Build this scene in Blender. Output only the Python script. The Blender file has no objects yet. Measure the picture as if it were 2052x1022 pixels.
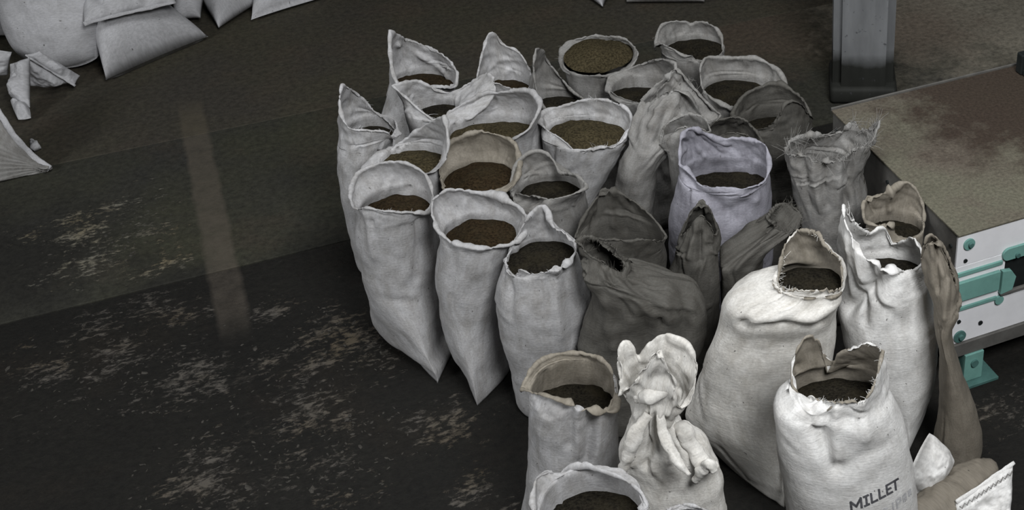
import bpy, bmesh, math, random
import numpy as np
from mathutils import Vector, Matrix
from mathutils.bvhtree import BVHTree

# ------------------------------------------------------------------ camera, light, exposure
S = bpy.context.scene
COL = S.collection
FPX, CX, CY, PIT, CAMH = 2630.0, 1600.0, 511.0, math.radians(36), 4.7     # photo taken as 2052 x 1022
cam = bpy.data.cameras.new('camera'); camo = bpy.data.objects.new('camera', cam); COL.objects.link(camo)
camo.location = (0, 0, CAMH); camo.rotation_euler = (math.pi / 2 - PIT, 0, 0)
cam.sensor_fit = 'HORIZONTAL'; cam.sensor_width = 36.0; cam.lens = 36.0 * FPX / 2052
cam.shift_x = (1026 - CX) / 2052; cam.shift_y = 0.0; cam.clip_end = 200
S.camera = camo

w = bpy.data.worlds.new('world'); S.world = w; w.use_nodes = True
w.node_tree.nodes['Background'].inputs[0].default_value = (0.90, 0.96, 1.0, 1)
w.node_tree.nodes['Background'].inputs[1].default_value = 0.016

def area_light(name, loc, target, size, sizey, power, color):
    l = bpy.data.lights.new(name, 'AREA'); l.shape = 'RECTANGLE'; l.size = size; l.size_y = sizey
    l.energy = power; l.color = color
    o = bpy.data.objects.new(name, l); COL.objects.link(o); o.location = loc
    o.rotation_euler = (Vector(target) - Vector(loc)).to_track_quat('-Z', 'Y').to_euler()
    return o
area_light('high_window', (-9.0, -0.6, 6.0), (-0.4, 5.2, 0.6), 3.0, 2.4, 480, (0.97, 0.985, 1.0))
area_light('front_fill', (2.0, 0.2, 7.0), (0.3, 5.2, 0.4), 2.4, 2.0, 590, (0.98, 0.99, 1.0))  # added fill light, brightens the machine face and the near right sacks
area_light('roof_skylight', (-0.4, 5.2, 7.6), (-0.4, 5.6, 0.0), 3.4, 2.6, 235, (0.98, 0.99, 1.0))

S.view_settings.view_transform = 'Standard'; S.view_settings.look = 'None'
S.view_settings.gamma = 1.0; S.view_settings.use_curve_mapping = False
S.view_settings.exposure = 0.0

# ------------------------------------------------------------------ measuring helpers (photo pixel -> place in the hall)
_c, _s = math.cos(PIT), math.sin(PIT)
def ray(px, py):
    x = (px - CX) / FPX; y = -(py - CY) / FPX
    return np.array((x, _c + y * _s, -_s + y * _c))
ORG = np.array((0, 0, CAMH))
def PZ(px, py, z=0.0):
    d = ray(px, py); return ORG + d * ((z - CAMH) / d[2])
def PD(px, py, Y):
    d = ray(px, py); return ORG + d * (Y / d[1])
def scale_at(px, py, z):
    d = ray(px, py); return FPX / ((z - CAMH) / d[2])

# ------------------------------------------------------------------ noise
def _hash(i, j, k, seed):
    h = (i * 374761393 + j * 668265263 + k * 2147483647 + seed * 974634777) & 0xffffffff
    h = ((h ^ (h >> 13)) * 1274126177) & 0xffffffff
    return ((h ^ (h >> 16)) & 0xffffff) / float(0xffffff) * 2 - 1
def vnoise(p, seed=0):
    p = np.asarray(p, float); f = np.floor(p); i = f.astype(np.int64); t = p - f; t = t * t * t * (t * (t * 6 - 15) + 10)
    r = 0
    for a in (0, 1):
        for b in (0, 1):
            for c in (0, 1):
                wgt = (t[..., 0] if a else 1 - t[..., 0]) * (t[..., 1] if b else 1 - t[..., 1]) * (t[..., 2] if c else 1 - t[..., 2])
                r = r + wgt * _hash(i[..., 0] + a, i[..., 1] + b, i[..., 2] + c, seed)
    return r
def fbm(p, seed=0, o=3):
    r = 0; a = 1.0; p = np.asarray(p, float)
    for k in range(o):
        r = r + a * vnoise(p * (2 ** k), seed + k * 17); a *= 0.5
    return r
def sstep(a, b, x):
    t = np.clip((np.asarray(x, float) - a) / (b - a), 0, 1); return t * t * (3 - 2 * t)

# ------------------------------------------------------------------ materials
def nt(name):
    m = bpy.data.materials.new(name); m.use_nodes = True
    t = m.node_tree; b = t.nodes['Principled BSDF']; b.inputs['Specular IOR Level'].default_value = 0.25
    return m, t, b
def N(t, typ, **kw):
    n = t.nodes.new(typ)
    for k, v in kw.items():
        if k.startswith('i_'):
            n.inputs[k[2:].replace('_', ' ')].default_value = v
        else:
            setattr(n, k, v)
    return n
def ramp(t, fac, stops):
    r = t.nodes.new('ShaderNodeValToRGB'); e = r.color_ramp.elements
    while len(e) < len(stops): e.new(0.5)
    for el, (p, c) in zip(e, stops):
        el.position = p; el.color = (c, c, c, 1) if isinstance(c, (int, float)) else (*c, 1)
    t.links.new(fac, r.inputs[0]); return r.outputs[0]
def mix(t, fac, a, b, mode='MIX'):
    n = t.nodes.new('ShaderNodeMix'); n.data_type = 'RGBA'; n.blend_type = mode
    for sock, v in ((n.inputs[0], fac), (n.inputs[6], a), (n.inputs[7], b)):
        if hasattr(v, 'is_output'): t.links.new(v, sock)
        elif isinstance(v, (int, float)): sock.default_value = v
        else: sock.default_value = (*v, 1)
    return n.outputs[2]
def math_(t, op, a, b=0.0):
    n = t.nodes.new('ShaderNodeMath'); n.operation = op
    for sock, v in ((n.inputs[0], a), (n.inputs[1], b)):
        if hasattr(v, 'is_output'): t.links.new(v, sock)
        else: sock.default_value = v
    return n.outputs[0]
def noise(t, vec, scale, detail=4, rough=0.55, dist=0.0):
    n = N(t, 'ShaderNodeTexNoise'); n.inputs['Scale'].default_value = scale; n.inputs['Detail'].default_value = detail
    n.inputs['Roughness'].default_value = rough; n.inputs['Distortion'].default_value = dist
    t.links.new(vec, n.inputs['Vector']); return n.outputs['Fac']
def mapped(t, vec, sc=(1, 1, 1), rot=(0, 0, 0), loc=(0, 0, 0)):
    n = t.nodes.new('ShaderNodeMapping'); n.inputs['Scale'].default_value = sc; n.inputs['Rotation'].default_value = rot
    n.inputs['Location'].default_value = loc; t.links.new(vec, n.inputs[0]); return n.outputs[0]
def bump(t, b, h, strength, dist=0.01, prev=None):
    n = t.nodes.new('ShaderNodeBump'); n.inputs['Strength'].default_value = strength; n.inputs['Distance'].default_value = dist
    t.links.new(h, n.inputs['Height'])
    if prev: t.links.new(prev, n.inputs['Normal'])
    t.links.new(n.outputs[0], b.inputs['Normal']); return n.outputs[0]

CLOTH = {}
def cloth(col, dirtcol=(0.16, 0.145, 0.12), dirt=0.45, crinkle=0.5, key=None):
    k = key or (col, dirtcol, dirt, crinkle)
    if k in CLOTH: return CLOTH[k]
    m, t, b = nt('woven_sack_cloth')
    uv = N(t, 'ShaderNodeTexCoord').outputs['UV']
    info = N(t, 'ShaderNodeObjectInfo').outputs['Random']
    off = N(t, 'ShaderNodeCombineXYZ'); t.links.new(math_(t, 'MULTIPLY', info, 37.0), off.inputs[0]); t.links.new(math_(t, 'MULTIPLY', info, 91.0), off.inputs[1])
    add = N(t, 'ShaderNodeVectorMath', operation='ADD'); t.links.new(uv, add.inputs[0]); t.links.new(off.outputs[0], add.inputs[1])
    v = add.outputs[0]
    big = ramp(t, noise(t, v, 6.5, 6, 0.68, 0.6), [(0.40, 0), (0.70, 1)])
    c = mix(t, math_(t, 'MULTIPLY', big, dirt), col, dirtcol)
    streak = ramp(t, noise(t, mapped(t, v, (16, 3.2, 1)), 1.0, 4, 0.6), [(0.50, 0), (0.75, 1)])
    c = mix(t, math_(t, 'MULTIPLY', streak, dirt * 0.55), c, dirtcol)
    fine = ramp(t, noise(t, mapped(t, v, (40, 110, 1)), 1.0, 3, 0.7), [(0.3, 0.78), (0.7, 1.08)])
    c = mix(t, 1.0, c, fine, 'MULTIPLY')
    spk = ramp(t, noise(t, v, 34, 2, 0.5), [(0.715, 0), (0.74, 1)])
    c = mix(t, math_(t, 'MULTIPLY', spk, 0.75), c, (0.05, 0.045, 0.04))
    t.links.new(c, b.inputs['Base Color']); b.inputs['Roughness'].default_value = 0.72
    h1 = noise(t, mapped(t, v, (10, 85, 1)), 1.0, 3, 0.6, 0.3)
    p = bump(t, b, h1, crinkle * 0.55, 0.006)
    p = bump(t, b, noise(t, v, 20, 3, 0.55), 0.22, 0.012, p)
    CLOTH[k] = m; return m
def grain_mat(c1, c2):
    m, t, b = nt('loose_grain')
    o = N(t, 'ShaderNodeTexCoord').outputs['Object']
    b.inputs['Specular IOR Level'].default_value = 0.05
    f = noise(t, o, 75, 3, 0.75); g = noise(t, o, 9, 4, 0.6)
    c = mix(t, ramp(t, f, [(0.36, 0), (0.64, 1)]), tuple(x * .7 for x in c1), tuple(x * 1.35 for x in c2))
    c = mix(t, math_(t, 'MULTIPLY', ramp(t, g, [(0.45, 0), (0.7, 1)]), 0.5), c, (0.03, 0.025, 0.015))
    t.links.new(c, b.inputs['Base Color']); b.inputs['Roughness'].default_value = 0.85
    bump(t, b, f, 0.8, 0.008); return m
def plain(name, col, rough=0.6, var=0.25, scale=14, bmp=0.15, metal=0.0, col2=None):
    m, t, b = nt(name)
    o = N(t, 'ShaderNodeTexCoord').outputs['Object']
    f = noise(t, o, scale, 5, 0.65)
    d = col2 if col2 else tuple(x * (1 - var) for x in col)
    c = mix(t, ramp(t, f, [(0.35, 0), (0.7, 1)]), col, d)
    t.links.new(c, b.inputs['Base Color']); b.inputs['Roughness'].default_value = rough; b.inputs['Metallic'].default_value = metal
    bump(t, b, f, bmp, 0.01); return m

WHITE = cloth((0.41, 0.407, 0.412), dirt=0.46, crinkle=0.45)
GREYW = cloth((0.47, 0.467, 0.472), dirt=0.52, crinkle=0.4)
LILAC = cloth((0.33, 0.325, 0.368), (0.13, 0.125, 0.145), dirt=0.45, crinkle=0.5)
MIDG = cloth((0.255, 0.25, 0.24), (0.11, 0.10, 0.085), dirt=0.55, crinkle=0.5)
DARKG = cloth((0.088, 0.084, 0.075), (0.045, 0.041, 0.034), dirt=0.6, crinkle=0.6)
BROWN = cloth((0.26, 0.235, 0.195), (0.10, 0.085, 0.06), dirt=0.5, crinkle=0.4)
TAN = cloth((0.20, 0.178, 0.145), (0.12, 0.105, 0.082), dirt=0.45, crinkle=0.35)
BRIGHT = cloth((0.74, 0.735, 0.72), (0.26, 0.235, 0.20), dirt=0.30, crinkle=0.5)
CREAM = cloth((0.67, 0.655, 0.62), (0.24, 0.21, 0.165), dirt=0.42, crinkle=0.5)
FAR = cloth((0.47, 0.47, 0.485), (0.18, 0.175, 0.165), dirt=0.3, crinkle=0.25)
G_OLIVE = grain_mat((0.027, 0.022, 0.012), (0.055, 0.045, 0.025))
G_BROWN = grain_mat((0.014, 0.0095, 0.005), (0.029, 0.020, 0.0105))
G_DARK = grain_mat((0.0075, 0.0065, 0.005), (0.016, 0.014, 0.010))

# ------------------------------------------------------------------ object helpers
def link(o, parent=None):
    COL.objects.link(o)
    if parent is not None: o.parent = parent
    return o
def mesh_obj(name, verts, faces, mat, parent=None, smooth=True, uv=None):
    me = bpy.data.meshes.new(name); me.from_pydata([tuple(map(float, v)) for v in verts], [], [tuple(int(i) for i in f) for f in faces])
    if uv is not None:
        l = me.uv_layers.new(name='UVMap'); idx = np.empty(len(me.loops), np.int32); me.loops.foreach_get('vertex_index', idx)
        l.data.foreach_set('uv', np.asarray(uv, np.float32)[idx].ravel())
    if smooth: me.polygons.foreach_set('use_smooth', [True] * len(me.polygons))
    me.update(); me.materials.append(mat)
    return link(bpy.data.objects.new(name, me), parent)
def tag(o, label, cat, group=None, kind=None):
    o['label'] = label; o['category'] = cat
    if group: o['group'] = group
    if kind: o['kind'] = kind
    return o
def empty(name, loc):
    o = bpy.data.objects.new(name, None); o.location = tuple(float(x) for x in loc); o.empty_display_size = 0.1
    return link(o)
def box_bm(bm, lo, hi, M=None, bev=0.0):
    r = bmesh.ops.create_cube(bm, size=1.0)
    vs = r['verts']
    for v in vs:
        v.co = Vector([(lo[i] + hi[i]) / 2 + v.co[i] * (hi[i] - lo[i]) for i in range(3)])
    if bev:
        es = list({e for v in vs for e in v.link_edges})
        r2 = bmesh.ops.bevel(bm, geom=es, offset=bev, segments=2, affect='EDGES', profile=0.5)
        vs = list({v for f in r2['faces'] for v in f.verts} | {v for v in vs if v.is_valid})
    if M is not None:
        for v in vs: v.co = M @ v.co
def bm_obj(name, bm, mat, parent=None, smooth=False):
    me = bpy.data.meshes.new(name); bm.normal_update(); bm.to_mesh(me); bm.free(); me.materials.append(mat)
    if smooth: me.polygons.foreach_set('use_smooth', [True] * len(me.polygons))
    return link(bpy.data.objects.new(name, me), parent)

# ------------------------------------------------------------------ setting: floor slabs
ANG = math.radians(25.4)                                   # the hall's joints and machine run at this angle
ux = np.array((math.cos(ANG), math.sin(ANG))); uy = np.array((-math.sin(ANG), math.cos(ANG)))
def sl(p): return np.array((np.dot(p[:2], ux), np.dot(p[:2], uy)))
J1 = (sl(PZ(0, 650))[1] + sl(PZ(700, 480))[1]) / 2          # dark joint
J2 = (sl(PZ(250, 320))[1] + sl(PZ(400, 250))[1]) / 2        # fine joint further back
stripe = (sl(PZ(388, 230))[0] + sl(PZ(450, 580))[0]) / 2

def floor_mat(name, base, olive, red, fleck, masks, fleck_gain, stripe_col, stripe_range, stripe_gain, rough_gain, tints=()):
    m, t, b = nt(name)
    geo = N(t, 'ShaderNodeNewGeometry').outputs['Position']
    v = mapped(t, geo, (1, 1, 1), (0, 0, -ANG))            # hall coordinates
    sep = N(t, 'ShaderNodeSeparateXYZ'); t.links.new(v, sep.inputs[0]); X, Y = sep.outputs[0], sep.outputs[1]
    c = mix(t, ramp(t, noise(t, v, 0.9, 5, 0.6), [(0.35, 0), (0.65, 1)]), base, olive)
    c = mix(t, math_(t, 'MULTIPLY', ramp(t, noise(t, mapped(t, v, loc=(7, 3, 0)), 1.3, 5, 0.62), [(0.52, 0), (0.72, 1)]), 0.7), c, red)
    for (px, py, r, dc) in tints:
        q = sl(PZ(px, py)); d = N(t, 'ShaderNodeVectorMath', operation='DISTANCE'); d.inputs[1].default_value = (q[0], q[1], 0); t.links.new(v, d.inputs[0])
        f = math_(t, 'ADD', math_(t, 'SUBTRACT', 1.0, math_(t, 'DIVIDE', d.outputs['Value'], r)), math_(t, 'MULTIPLY', math_(t, 'SUBTRACT', noise(t, v, 2.6, 5, .65), .5), 1.5))
        c = mix(t, ramp(t, f, [(.1, 0), (.75, .9)]), c, dc)
    g = ramp(t, noise(t, v, 24, 6, 0.78), [(0.25, 0.35), (0.75, 1.65)])
    c = mix(t, 1.0, c, g, 'MULTIPLY')
    # worn flaking patches, each with a place of its own
    tot = None
    wob = noise(t, v, 2.2, 4, 0.6)
    for (px, py, r) in masks:
        q = sl(PZ(px, py))
        d = N(t, 'ShaderNodeVectorMath', operation='DISTANCE'); d.inputs[1].default_value = (q[0], q[1], 0); t.links.new(v, d.inputs[0])
        f = math_(t, 'SUBTRACT', 1.0, math_(t, 'DIVIDE', d.outputs['Value'], r))
        f = math_(t, 'MAXIMUM', math_(t, 'ADD', f, math_(t, 'MULTIPLY', math_(t, 'SUBTRACT', wob, 0.5), 1.6)), 0.0)
        tot = f if tot is None else math_(t, 'MAXIMUM', tot, f)
    fl = math_(t, 'ADD', math_(t, 'MULTIPLY', noise(t, mapped(t, v, (20, 34, 1)), 1.0, 5, 0.68, 0.3), 0.6), math_(t, 'MULTIPLY', noise(t, mapped(t, v, (4, 7, 1)), 1.0, 4, 0.62, 0.3), 0.4))
    thr = math_(t, 'SUBTRACT', fl, math_(t, 'SUBTRACT', 0.63, math_(t, 'MULTIPLY', math_(t, 'MINIMUM', tot, 1.0), 0.165)))
    fm = ramp(t, math_(t, 'ADD', math_(t, 'MULTIPLY', thr, 9.0), 0.0), [(0.0, 0), (0.75, 1)])
    sx = math_(t, 'ABSOLUTE', math_(t, 'SUBTRACT', math_(t, 'ADD', X, math_(t, 'MULTIPLY', math_(t, 'SUBTRACT', noise(t, v, 5, 3, 0.6), 0.5), 0.05)), stripe))
    sm = ramp(t, math_(t, 'DIVIDE', sx, 0.16), [(0.44, 1), (0.62, 0)])
    fm = math_(t, 'MULTIPLY', fm, math_(t, 'SUBTRACT', 1.0, math_(t, 'MULTIPLY', sm, 0.75)))
    fm = math_(t, 'MULTIPLY', fm, fleck_gain)
    fc = mix(t, ramp(t, noise(t, mapped(t, v, loc=(2, 9, 0)), 1.6, 3, 0.6), [(0.45, 0), (0.65, 1)]), fleck, (fleck[0] * 1.0, fleck[1] * 0.90, fleck[2] * 0.72))
    c = mix(t, fm, c, fc)
    # the faded painted line
    y0, y1, y2, y3 = stripe_range
    yr = N(t, 'ShaderNodeMapRange'); yr.interpolation_type = 'SMOOTHSTEP'
    for i, vv in enumerate((y0, y1, 0, 1)): yr.inputs[1 + i].default_value = vv
    t.links.new(Y, yr.inputs[0])
    yr2 = N(t, 'ShaderNodeMapRange'); yr2.interpolation_type = 'SMOOTHSTEP'
    for i, vv in enumerate((y2, y3, 1, 0)): yr2.inputs[1 + i].default_value = vv
    t.links.new(Y, yr2.inputs[0])
    wear = ramp(t, noise(t, v, 9, 5, 0.7), [(0.3, 0.45), (0.6, 1)])
    sf = math_(t, 'MULTIPLY', math_(t, 'MULTIPLY', sm, wear), math_(t, 'MULTIPLY', math_(t, 'MULTIPLY', yr.outputs[0], yr2.outputs[0]), stripe_gain))
    c = mix(t, sf, c, stripe_col)
    t.links.new(c, b.inputs['Base Color'])
    b.inputs['Roughness'].default_value = 0.8
    hh = math_(t, 'ADD', math_(t, 'MULTIPLY', fm, 0.8), math_(t, 'MULTIPLY', noise(t, v, 22, 6, 0.7), rough_gain))
    bump(t, b, hh, 0.7, 0.02)
    return m
yA = sl(PZ(450, 600))[1]; yB = sl(PZ(386, 205))[1]
F_LOW = floor_mat('dark_broken_concrete', (0.0062, 0.0058, 0.0048), (0.0095, 0.0089, 0.0072), (0.0125, 0.0098, 0.007), (0.105, 0.095, 0.082),
                  [(240, 710, 0.75), (130, 730, .5), (390, 750, 0.5), (640, 690, 0.68), (600, 830, 0.6), (760, 690, .45), (400, 955, 0.42), (540, 960, 0.4), (660, 940, 0.5), (880, 850, 0.45), (330, 630, 0.45), (540, 630, 0.35), (2030, 830, .3), (960, 980, .35)],
                  0.72, (0.066, 0.056, 0.045), (yA - 0.5, yA - 0.05, 40, 41), 0.7, 0.8)
F_MID = floor_mat('worn_olive_concrete', (0.027, 0.0265, 0.023), (0.035, 0.035, 0.023), (0.043, 0.035, 0.025), (0.15, 0.142, 0.115),
                  [(160, 460, 0.42), (270, 450, 0.4), (210, 520, 0.5), (60, 470, 0.25), (260, 400, 0.35), (330, 520, .35)],
                  1.0, (0.078, 0.067, 0.052), (-41, -40, yB - 0.25, yB + 0.15), 0.85, 0.35,
                  [(20, 520, 0.95, (0.014, 0.0135, 0.0115)), (690, 500, 0.6, (0.014, 0.014, 0.0115)), (330, 590, .5, (0.016, 0.0155, 0.013)), (1530, 70, 0.9, (0.058, 0.045, 0.033)), (1960, 30, 1.6, (0.20, 0.182, 0.145)), (1830, 60, .8, (0.14, 0.115, 0.09))])
F_UP = floor_mat('brown_stained_concrete', (0.040, 0.036, 0.029), (0.046, 0.042, 0.028), (0.056, 0.044, 0.032), (0.09, 0.08, 0.06),
                 [(1560, 90, 0.8), (1950, 60, .8)], 0.35, (0.080, 0.068, 0.048), (-41, -40, yB - 0.25, yB + 0.15), 0.7, 0.35)
floor = bpy.data.objects.new('floor', bpy.data.meshes.new('floor')); link(floor)
bm = bmesh.new(); box_bm(bm, (-16, -6, -0.3), (14, 22, -0.045)); bm.to_mesh(floor.data); bm.free()
floor.data.materials.append(plain('dark_joint_filler', (0.012, 0.012, 0.01), 0.9)); floor['kind'] = 'structure'
R2 = Matrix.Rotation(ANG, 4, 'Z')
def slab(y0, y1, mat, gap0=0.0, gap1=0.0, x0=-11, x1=11):
    bm = bmesh.new(); box_bm(bm, (x0, y0 + gap0, -0.044), (x1, y1 - gap1, 0.0), R2, 0.004); return bm_obj('floor_slab', bm, mat, floor)
slab(-5.5, J1, F_LOW, 0, 0.007)
slab(J1, J2, F_MID, 0.007, 0.002)
slab(J2, 14, F_UP, 0.002, 0)

# loose crumbs of broken concrete on the worn patches (too many to count)
rng = np.random.default_rng(5); V = []; Fc = []
for (px, py, r, n) in [(240, 720, 0.6, 330), (390, 760, .4, 160), (640, 700, 0.5, 300), (560, 850, 0.45, 220), (420, 950, 0.4, 220), (620, 950, 0.45, 260), (760, 880, 0.3, 120), (190, 490, 0.34, 150), (270, 450, .3, 70)]:
    c0 = PZ(px, py)
    for k in range(n // 3):
        a = rng.uniform(0, 6.283); d = r * math.sqrt(rng.uniform(0, 1)); x, y = c0[0] + d * math.cos(a), c0[1] + d * math.sin(a) * 0.8
        l = rng.uniform(0.004, 0.014) * (2.0 if rng.random() < 0.06 else 1); wd = l * rng.uniform(0.3, 0.6); hgt = rng.uniform(0.002, 0.006); th = ANG + rng.normal(0, 1.2)
        b0 = len(V); cs, sn = math.cos(th), math.sin(th)
        for (ex, ey, ez) in ((1, .3, 0), (.2, 1, 0), (-1, .4, 0), (-.4, -1, 0), (.7, -.8, 0), (.1, .1, 1)):
            ex *= l * rng.uniform(.7, 1.2); ey *= wd * rng.uniform(.7, 1.2)
            V.append((x + ex * cs - ey * sn, y + ex * sn + ey * cs, 0.0005 + ez * hgt))
        for i in range(5): Fc.append((b0 + i, b0 + (i + 1) % 5, b0 + 5))
crumbs = mesh_obj('concrete_crumbs', V, Fc, plain('concrete_crumb', (0.055, 0.051, 0.044), 0.9, 0.5, 30), None, False)
tag(crumbs, 'pale crumbs of broken concrete scattered over the dark floor', 'rubble', kind='stuff')

# ------------------------------------------------------------------ setting: pillar
def pillar():
    L, R = PZ(1668, 205), PZ(1787, 195)
    cx = (L[0] + R[0]) / 2; cy = L[1] + 0.2; hw = (R[0] - L[0]) / 2
    m, t, b = nt('shaded_grey_pillar_paint')
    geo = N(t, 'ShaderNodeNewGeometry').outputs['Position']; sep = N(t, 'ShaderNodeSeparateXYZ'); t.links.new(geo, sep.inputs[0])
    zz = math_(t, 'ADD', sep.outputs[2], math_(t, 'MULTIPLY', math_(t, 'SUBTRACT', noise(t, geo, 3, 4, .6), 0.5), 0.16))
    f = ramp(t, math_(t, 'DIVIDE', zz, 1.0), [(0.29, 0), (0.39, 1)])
    c = mix(t, f, (0.022, 0.023, 0.020), (0.17, 0.175, 0.18))  # grey paint above; the shade round the foot is put into the colour
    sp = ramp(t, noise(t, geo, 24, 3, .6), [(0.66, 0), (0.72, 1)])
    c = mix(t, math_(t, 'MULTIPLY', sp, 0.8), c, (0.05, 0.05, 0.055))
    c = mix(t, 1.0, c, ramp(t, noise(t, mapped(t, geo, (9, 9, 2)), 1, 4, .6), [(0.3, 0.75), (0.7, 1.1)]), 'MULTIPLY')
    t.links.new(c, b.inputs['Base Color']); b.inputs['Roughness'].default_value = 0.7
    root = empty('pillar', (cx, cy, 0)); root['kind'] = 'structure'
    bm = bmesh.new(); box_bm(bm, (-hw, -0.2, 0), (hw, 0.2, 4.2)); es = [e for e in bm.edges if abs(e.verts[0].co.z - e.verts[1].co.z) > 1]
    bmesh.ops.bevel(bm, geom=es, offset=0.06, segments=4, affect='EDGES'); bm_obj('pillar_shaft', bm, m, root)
    bm = bmesh.new(); bmesh.ops.create_cone(bm, cap_ends=True, segments=4, radius1=1, radius2=1, depth=1)
    bm.free()
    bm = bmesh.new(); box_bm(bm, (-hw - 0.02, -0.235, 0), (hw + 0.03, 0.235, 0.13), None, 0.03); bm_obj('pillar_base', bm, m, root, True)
    return root
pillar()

# ------------------------------------------------------------------ the sack builder
def pspline(P, n, closed=False):
    """resample a polyline (k x d) smoothly by arc length to n points (end points kept)"""
    P = np.asarray(P, float)
    out = []
    k = len(P)
    for i in range(k - 1):
        p0 = P[max(i - 1, 0)]; p1 = P[i]; p2 = P[i + 1]; p3 = P[min(i + 2, k - 1)]
        tt = np.linspace(0, 1, 24, endpoint=False)[:, None]
        out.append(0.5 * ((2 * p1) + (-p0 + p2) * tt + (2 * p0 - 5 * p1 + 4 * p2 - p3) * tt ** 2 + (-p0 + 3 * p1 - 3 * p2 + p3) * tt ** 3))
    out = np.vstack(out + [P[-1:]])
    d = np.r_[0, np.cumsum(np.linalg.norm(np.diff(out, axis=0), axis=1))]
    s = np.linspace(0, d[-1], n)
    return np.stack([np.interp(s, d, out[:, j]) for j in range(P.shape[1])], 1)

NA = 120
UU = np.arange(NA) / NA
TH = math.pi - 2 * math.pi * UU
COS, SIN = np.cos(TH), np.sin(TH)
FRONT = np.maximum(-SIN, 0)

def grid_normals(G):
    du = np.roll(G, -1, 1) - np.roll(G, 1, 1)
    dv = np.gradient(G, axis=0)
    n = np.cross(dv, du); n /= np.linalg.norm(n, axis=2, keepdims=True) + 1e-9
    return n

ALL = {}
def sack(sid, label, m, a, back, front=None, b=None, body=None, tip=None, mat=None, fill=None, fz=0.0, mound=0.03,
         rim_dy=1.0, rim_off=0.0, curl=-0.25, lip=0.05, creases=10, dents=(), neck=None, wr=1.0, rag=0.004, fray=None, threads=0,
         seed=1, base_dx=0.0, base_dy=0.0, base_a=1.0, roll=0.0013, inner=None, group='sacks standing packed together on the floor', name='grain_sack', rows=None):
    mx, my, h = m
    C = PZ(mx, my, h); cx, cy = C[0], C[1]
    am = a / scale_at(mx, my, h)
    b = b if b else min(0.19, am * 0.95)
    # ---- keyed rings, bottom to top: z, cx, cy, a, b
    if body:
        keys = []
        for (py, l, r) in body:
            Lp, Rp = PD(l, py, cy), PD(r, py, cy)
            keys.append([Lp[2], (Lp[0] + Rp[0]) / 2, cy, (Rp[0] - Lp[0]) / 2, max(b, min((Rp[0] - Lp[0]) / 2 * 0.92, b * 1.15))])
        keys = [k for k in keys if k[0] > 0.1]
        keys.sort(key=lambda k: k[0])
        z0, x0, a0 = keys[0][0], keys[0][1], keys[0][3]; bb = keys[0][4]
        pre = []
        if z0 > 0.3:
            pre.append([0.16, x0 + base_dx * 0.7, cy + base_dy * .7, a0 * base_a * 1.0, bb])
        pre = [[0.0, x0 + base_dx, cy + base_dy, a0 * base_a * 0.86, bb * 0.88], [0.05, x0 + base_dx, cy + base_dy, a0 * base_a * 0.98, bb]] + pre
        keys = pre + keys
    else:
        keys = [[0, cx + base_dx, cy + base_dy, am * 0.86 * base_a, b * 0.88], [0.05, cx + base_dx, cy + base_dy, am * 0.98 * base_a, b],
                [0.35, cx + base_dx * .6, cy + base_dy * .6, am * 0.95, b * 0.95], [0.65, cx + base_dx * .2, cy + base_dy * .2, am * 0.97, b * 0.97]]
    if neck:
        for (py, l, r, dy, nb) in neck:
            Lp, Rp = PD(l, py, cy + dy), PD(r, py, cy + dy); keys.append([Lp[2], (Lp[0] + Rp[0]) / 2, cy + dy, (Rp[0] - Lp[0]) / 2, nb])
    keys.append([h, cx, cy, am, b])
    K = np.array(keys); K = K[np.argsort(K[:, 0], kind='stable')]
    L = np.r_[0, np.cumsum(np.abs(np.diff(K[:, 0])) + np.abs(np.diff(K[:, 3])) * .7 + 1e-4)]
    M = 52
    KK = pspline(np.c_[K, L * 3], M)
    # monotone heights
    KK[:, 0] = np.maximum.accumulate(KK[:, 0])
    G = np.zeros((M, NA, 3))
    for i in range(M):
        z, x, y, ra, rb = KK[i, :5]
        ex = 0.92
        gx = x + ra * np.sign(COS) * np.abs(COS) ** ex; gy = y + rb * np.sign(SIN) * np.abs(SIN) ** ex
        gz = np.full(NA, z)
        if tip is not None:
            T = PZ(tip[0], tip[1], 0.0)
            wt = (1 - sstep(0.0, 0.62, z)) ** 1.3
            s = FRONT
            px_ = x + ra * np.sign(COS) * (1 - s ** 1.25) + (T[0] - x) * s ** 1.5
            py_ = y - (y - T[1]) * s
            wv = wt * (s > 0)
            gx = gx * (1 - wv) + px_ * wv; gy = gy * (1 - wv) + py_ * wv
        G[i, :, 0] = gx; G[i, :, 1] = gy; G[i, :, 2] = gz
    ring = G[-1].copy()
    # ---- rim
    nb_ = NA // 2
    def place(lst, sign):
        pts = []
        k = len(lst)
        for i, q in enumerate(lst):
            tt = (i / (k - 1)) if sign > 0 else (i + 1) / (k + 1)
            dy = q[2] if len(q) > 2 else sign * b * rim_dy * math.sin(math.pi * tt)
            pts.append(PD(q[0], q[1], cy + rim_off + dy))
        return pts
    bk = place(back, 1)
    if front:
        fr = place(front, -1)
        rb_ = pspline(bk, nb_ + 1); rf_ = pspline([bk[-1]] + fr + [bk[0]], nb_ + 1)
    else:
        rb_ = pspline(bk, nb_ + 1)
        f3 = [ring[int(NA * u)] + np.array((0, 0, lip)) for u in (0.58, 0.67, 0.75, 0.83, 0.92)]
        rf_ = pspline([bk[-1]] + f3 + [bk[0]], nb_ + 1)
    rim = np.vstack([rb_[:-1], rf_[:-1]])
    if rag:
        rp = np.c_[np.cos(TH) * 6, np.sin(TH) * 6, np.full(NA, seed * 3.1)]
        rim[:, 2] += rag * (vnoise(rp * 2.3, seed) + 0.7 * vnoise(rp * 6, seed + 3))
    D = rim - ring; Ln = np.linalg.norm(D, axis=1, keepdims=True)
    cen = np.array((cx, cy, 0)); rad = ring - cen; rad[:, 2] = 0; rad /= np.linalg.norm(rad, axis=1, keepdims=True) + 1e-9
    cw = (curl * sstep(-0.35, 0.35, SIN))[:, None]
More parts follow.
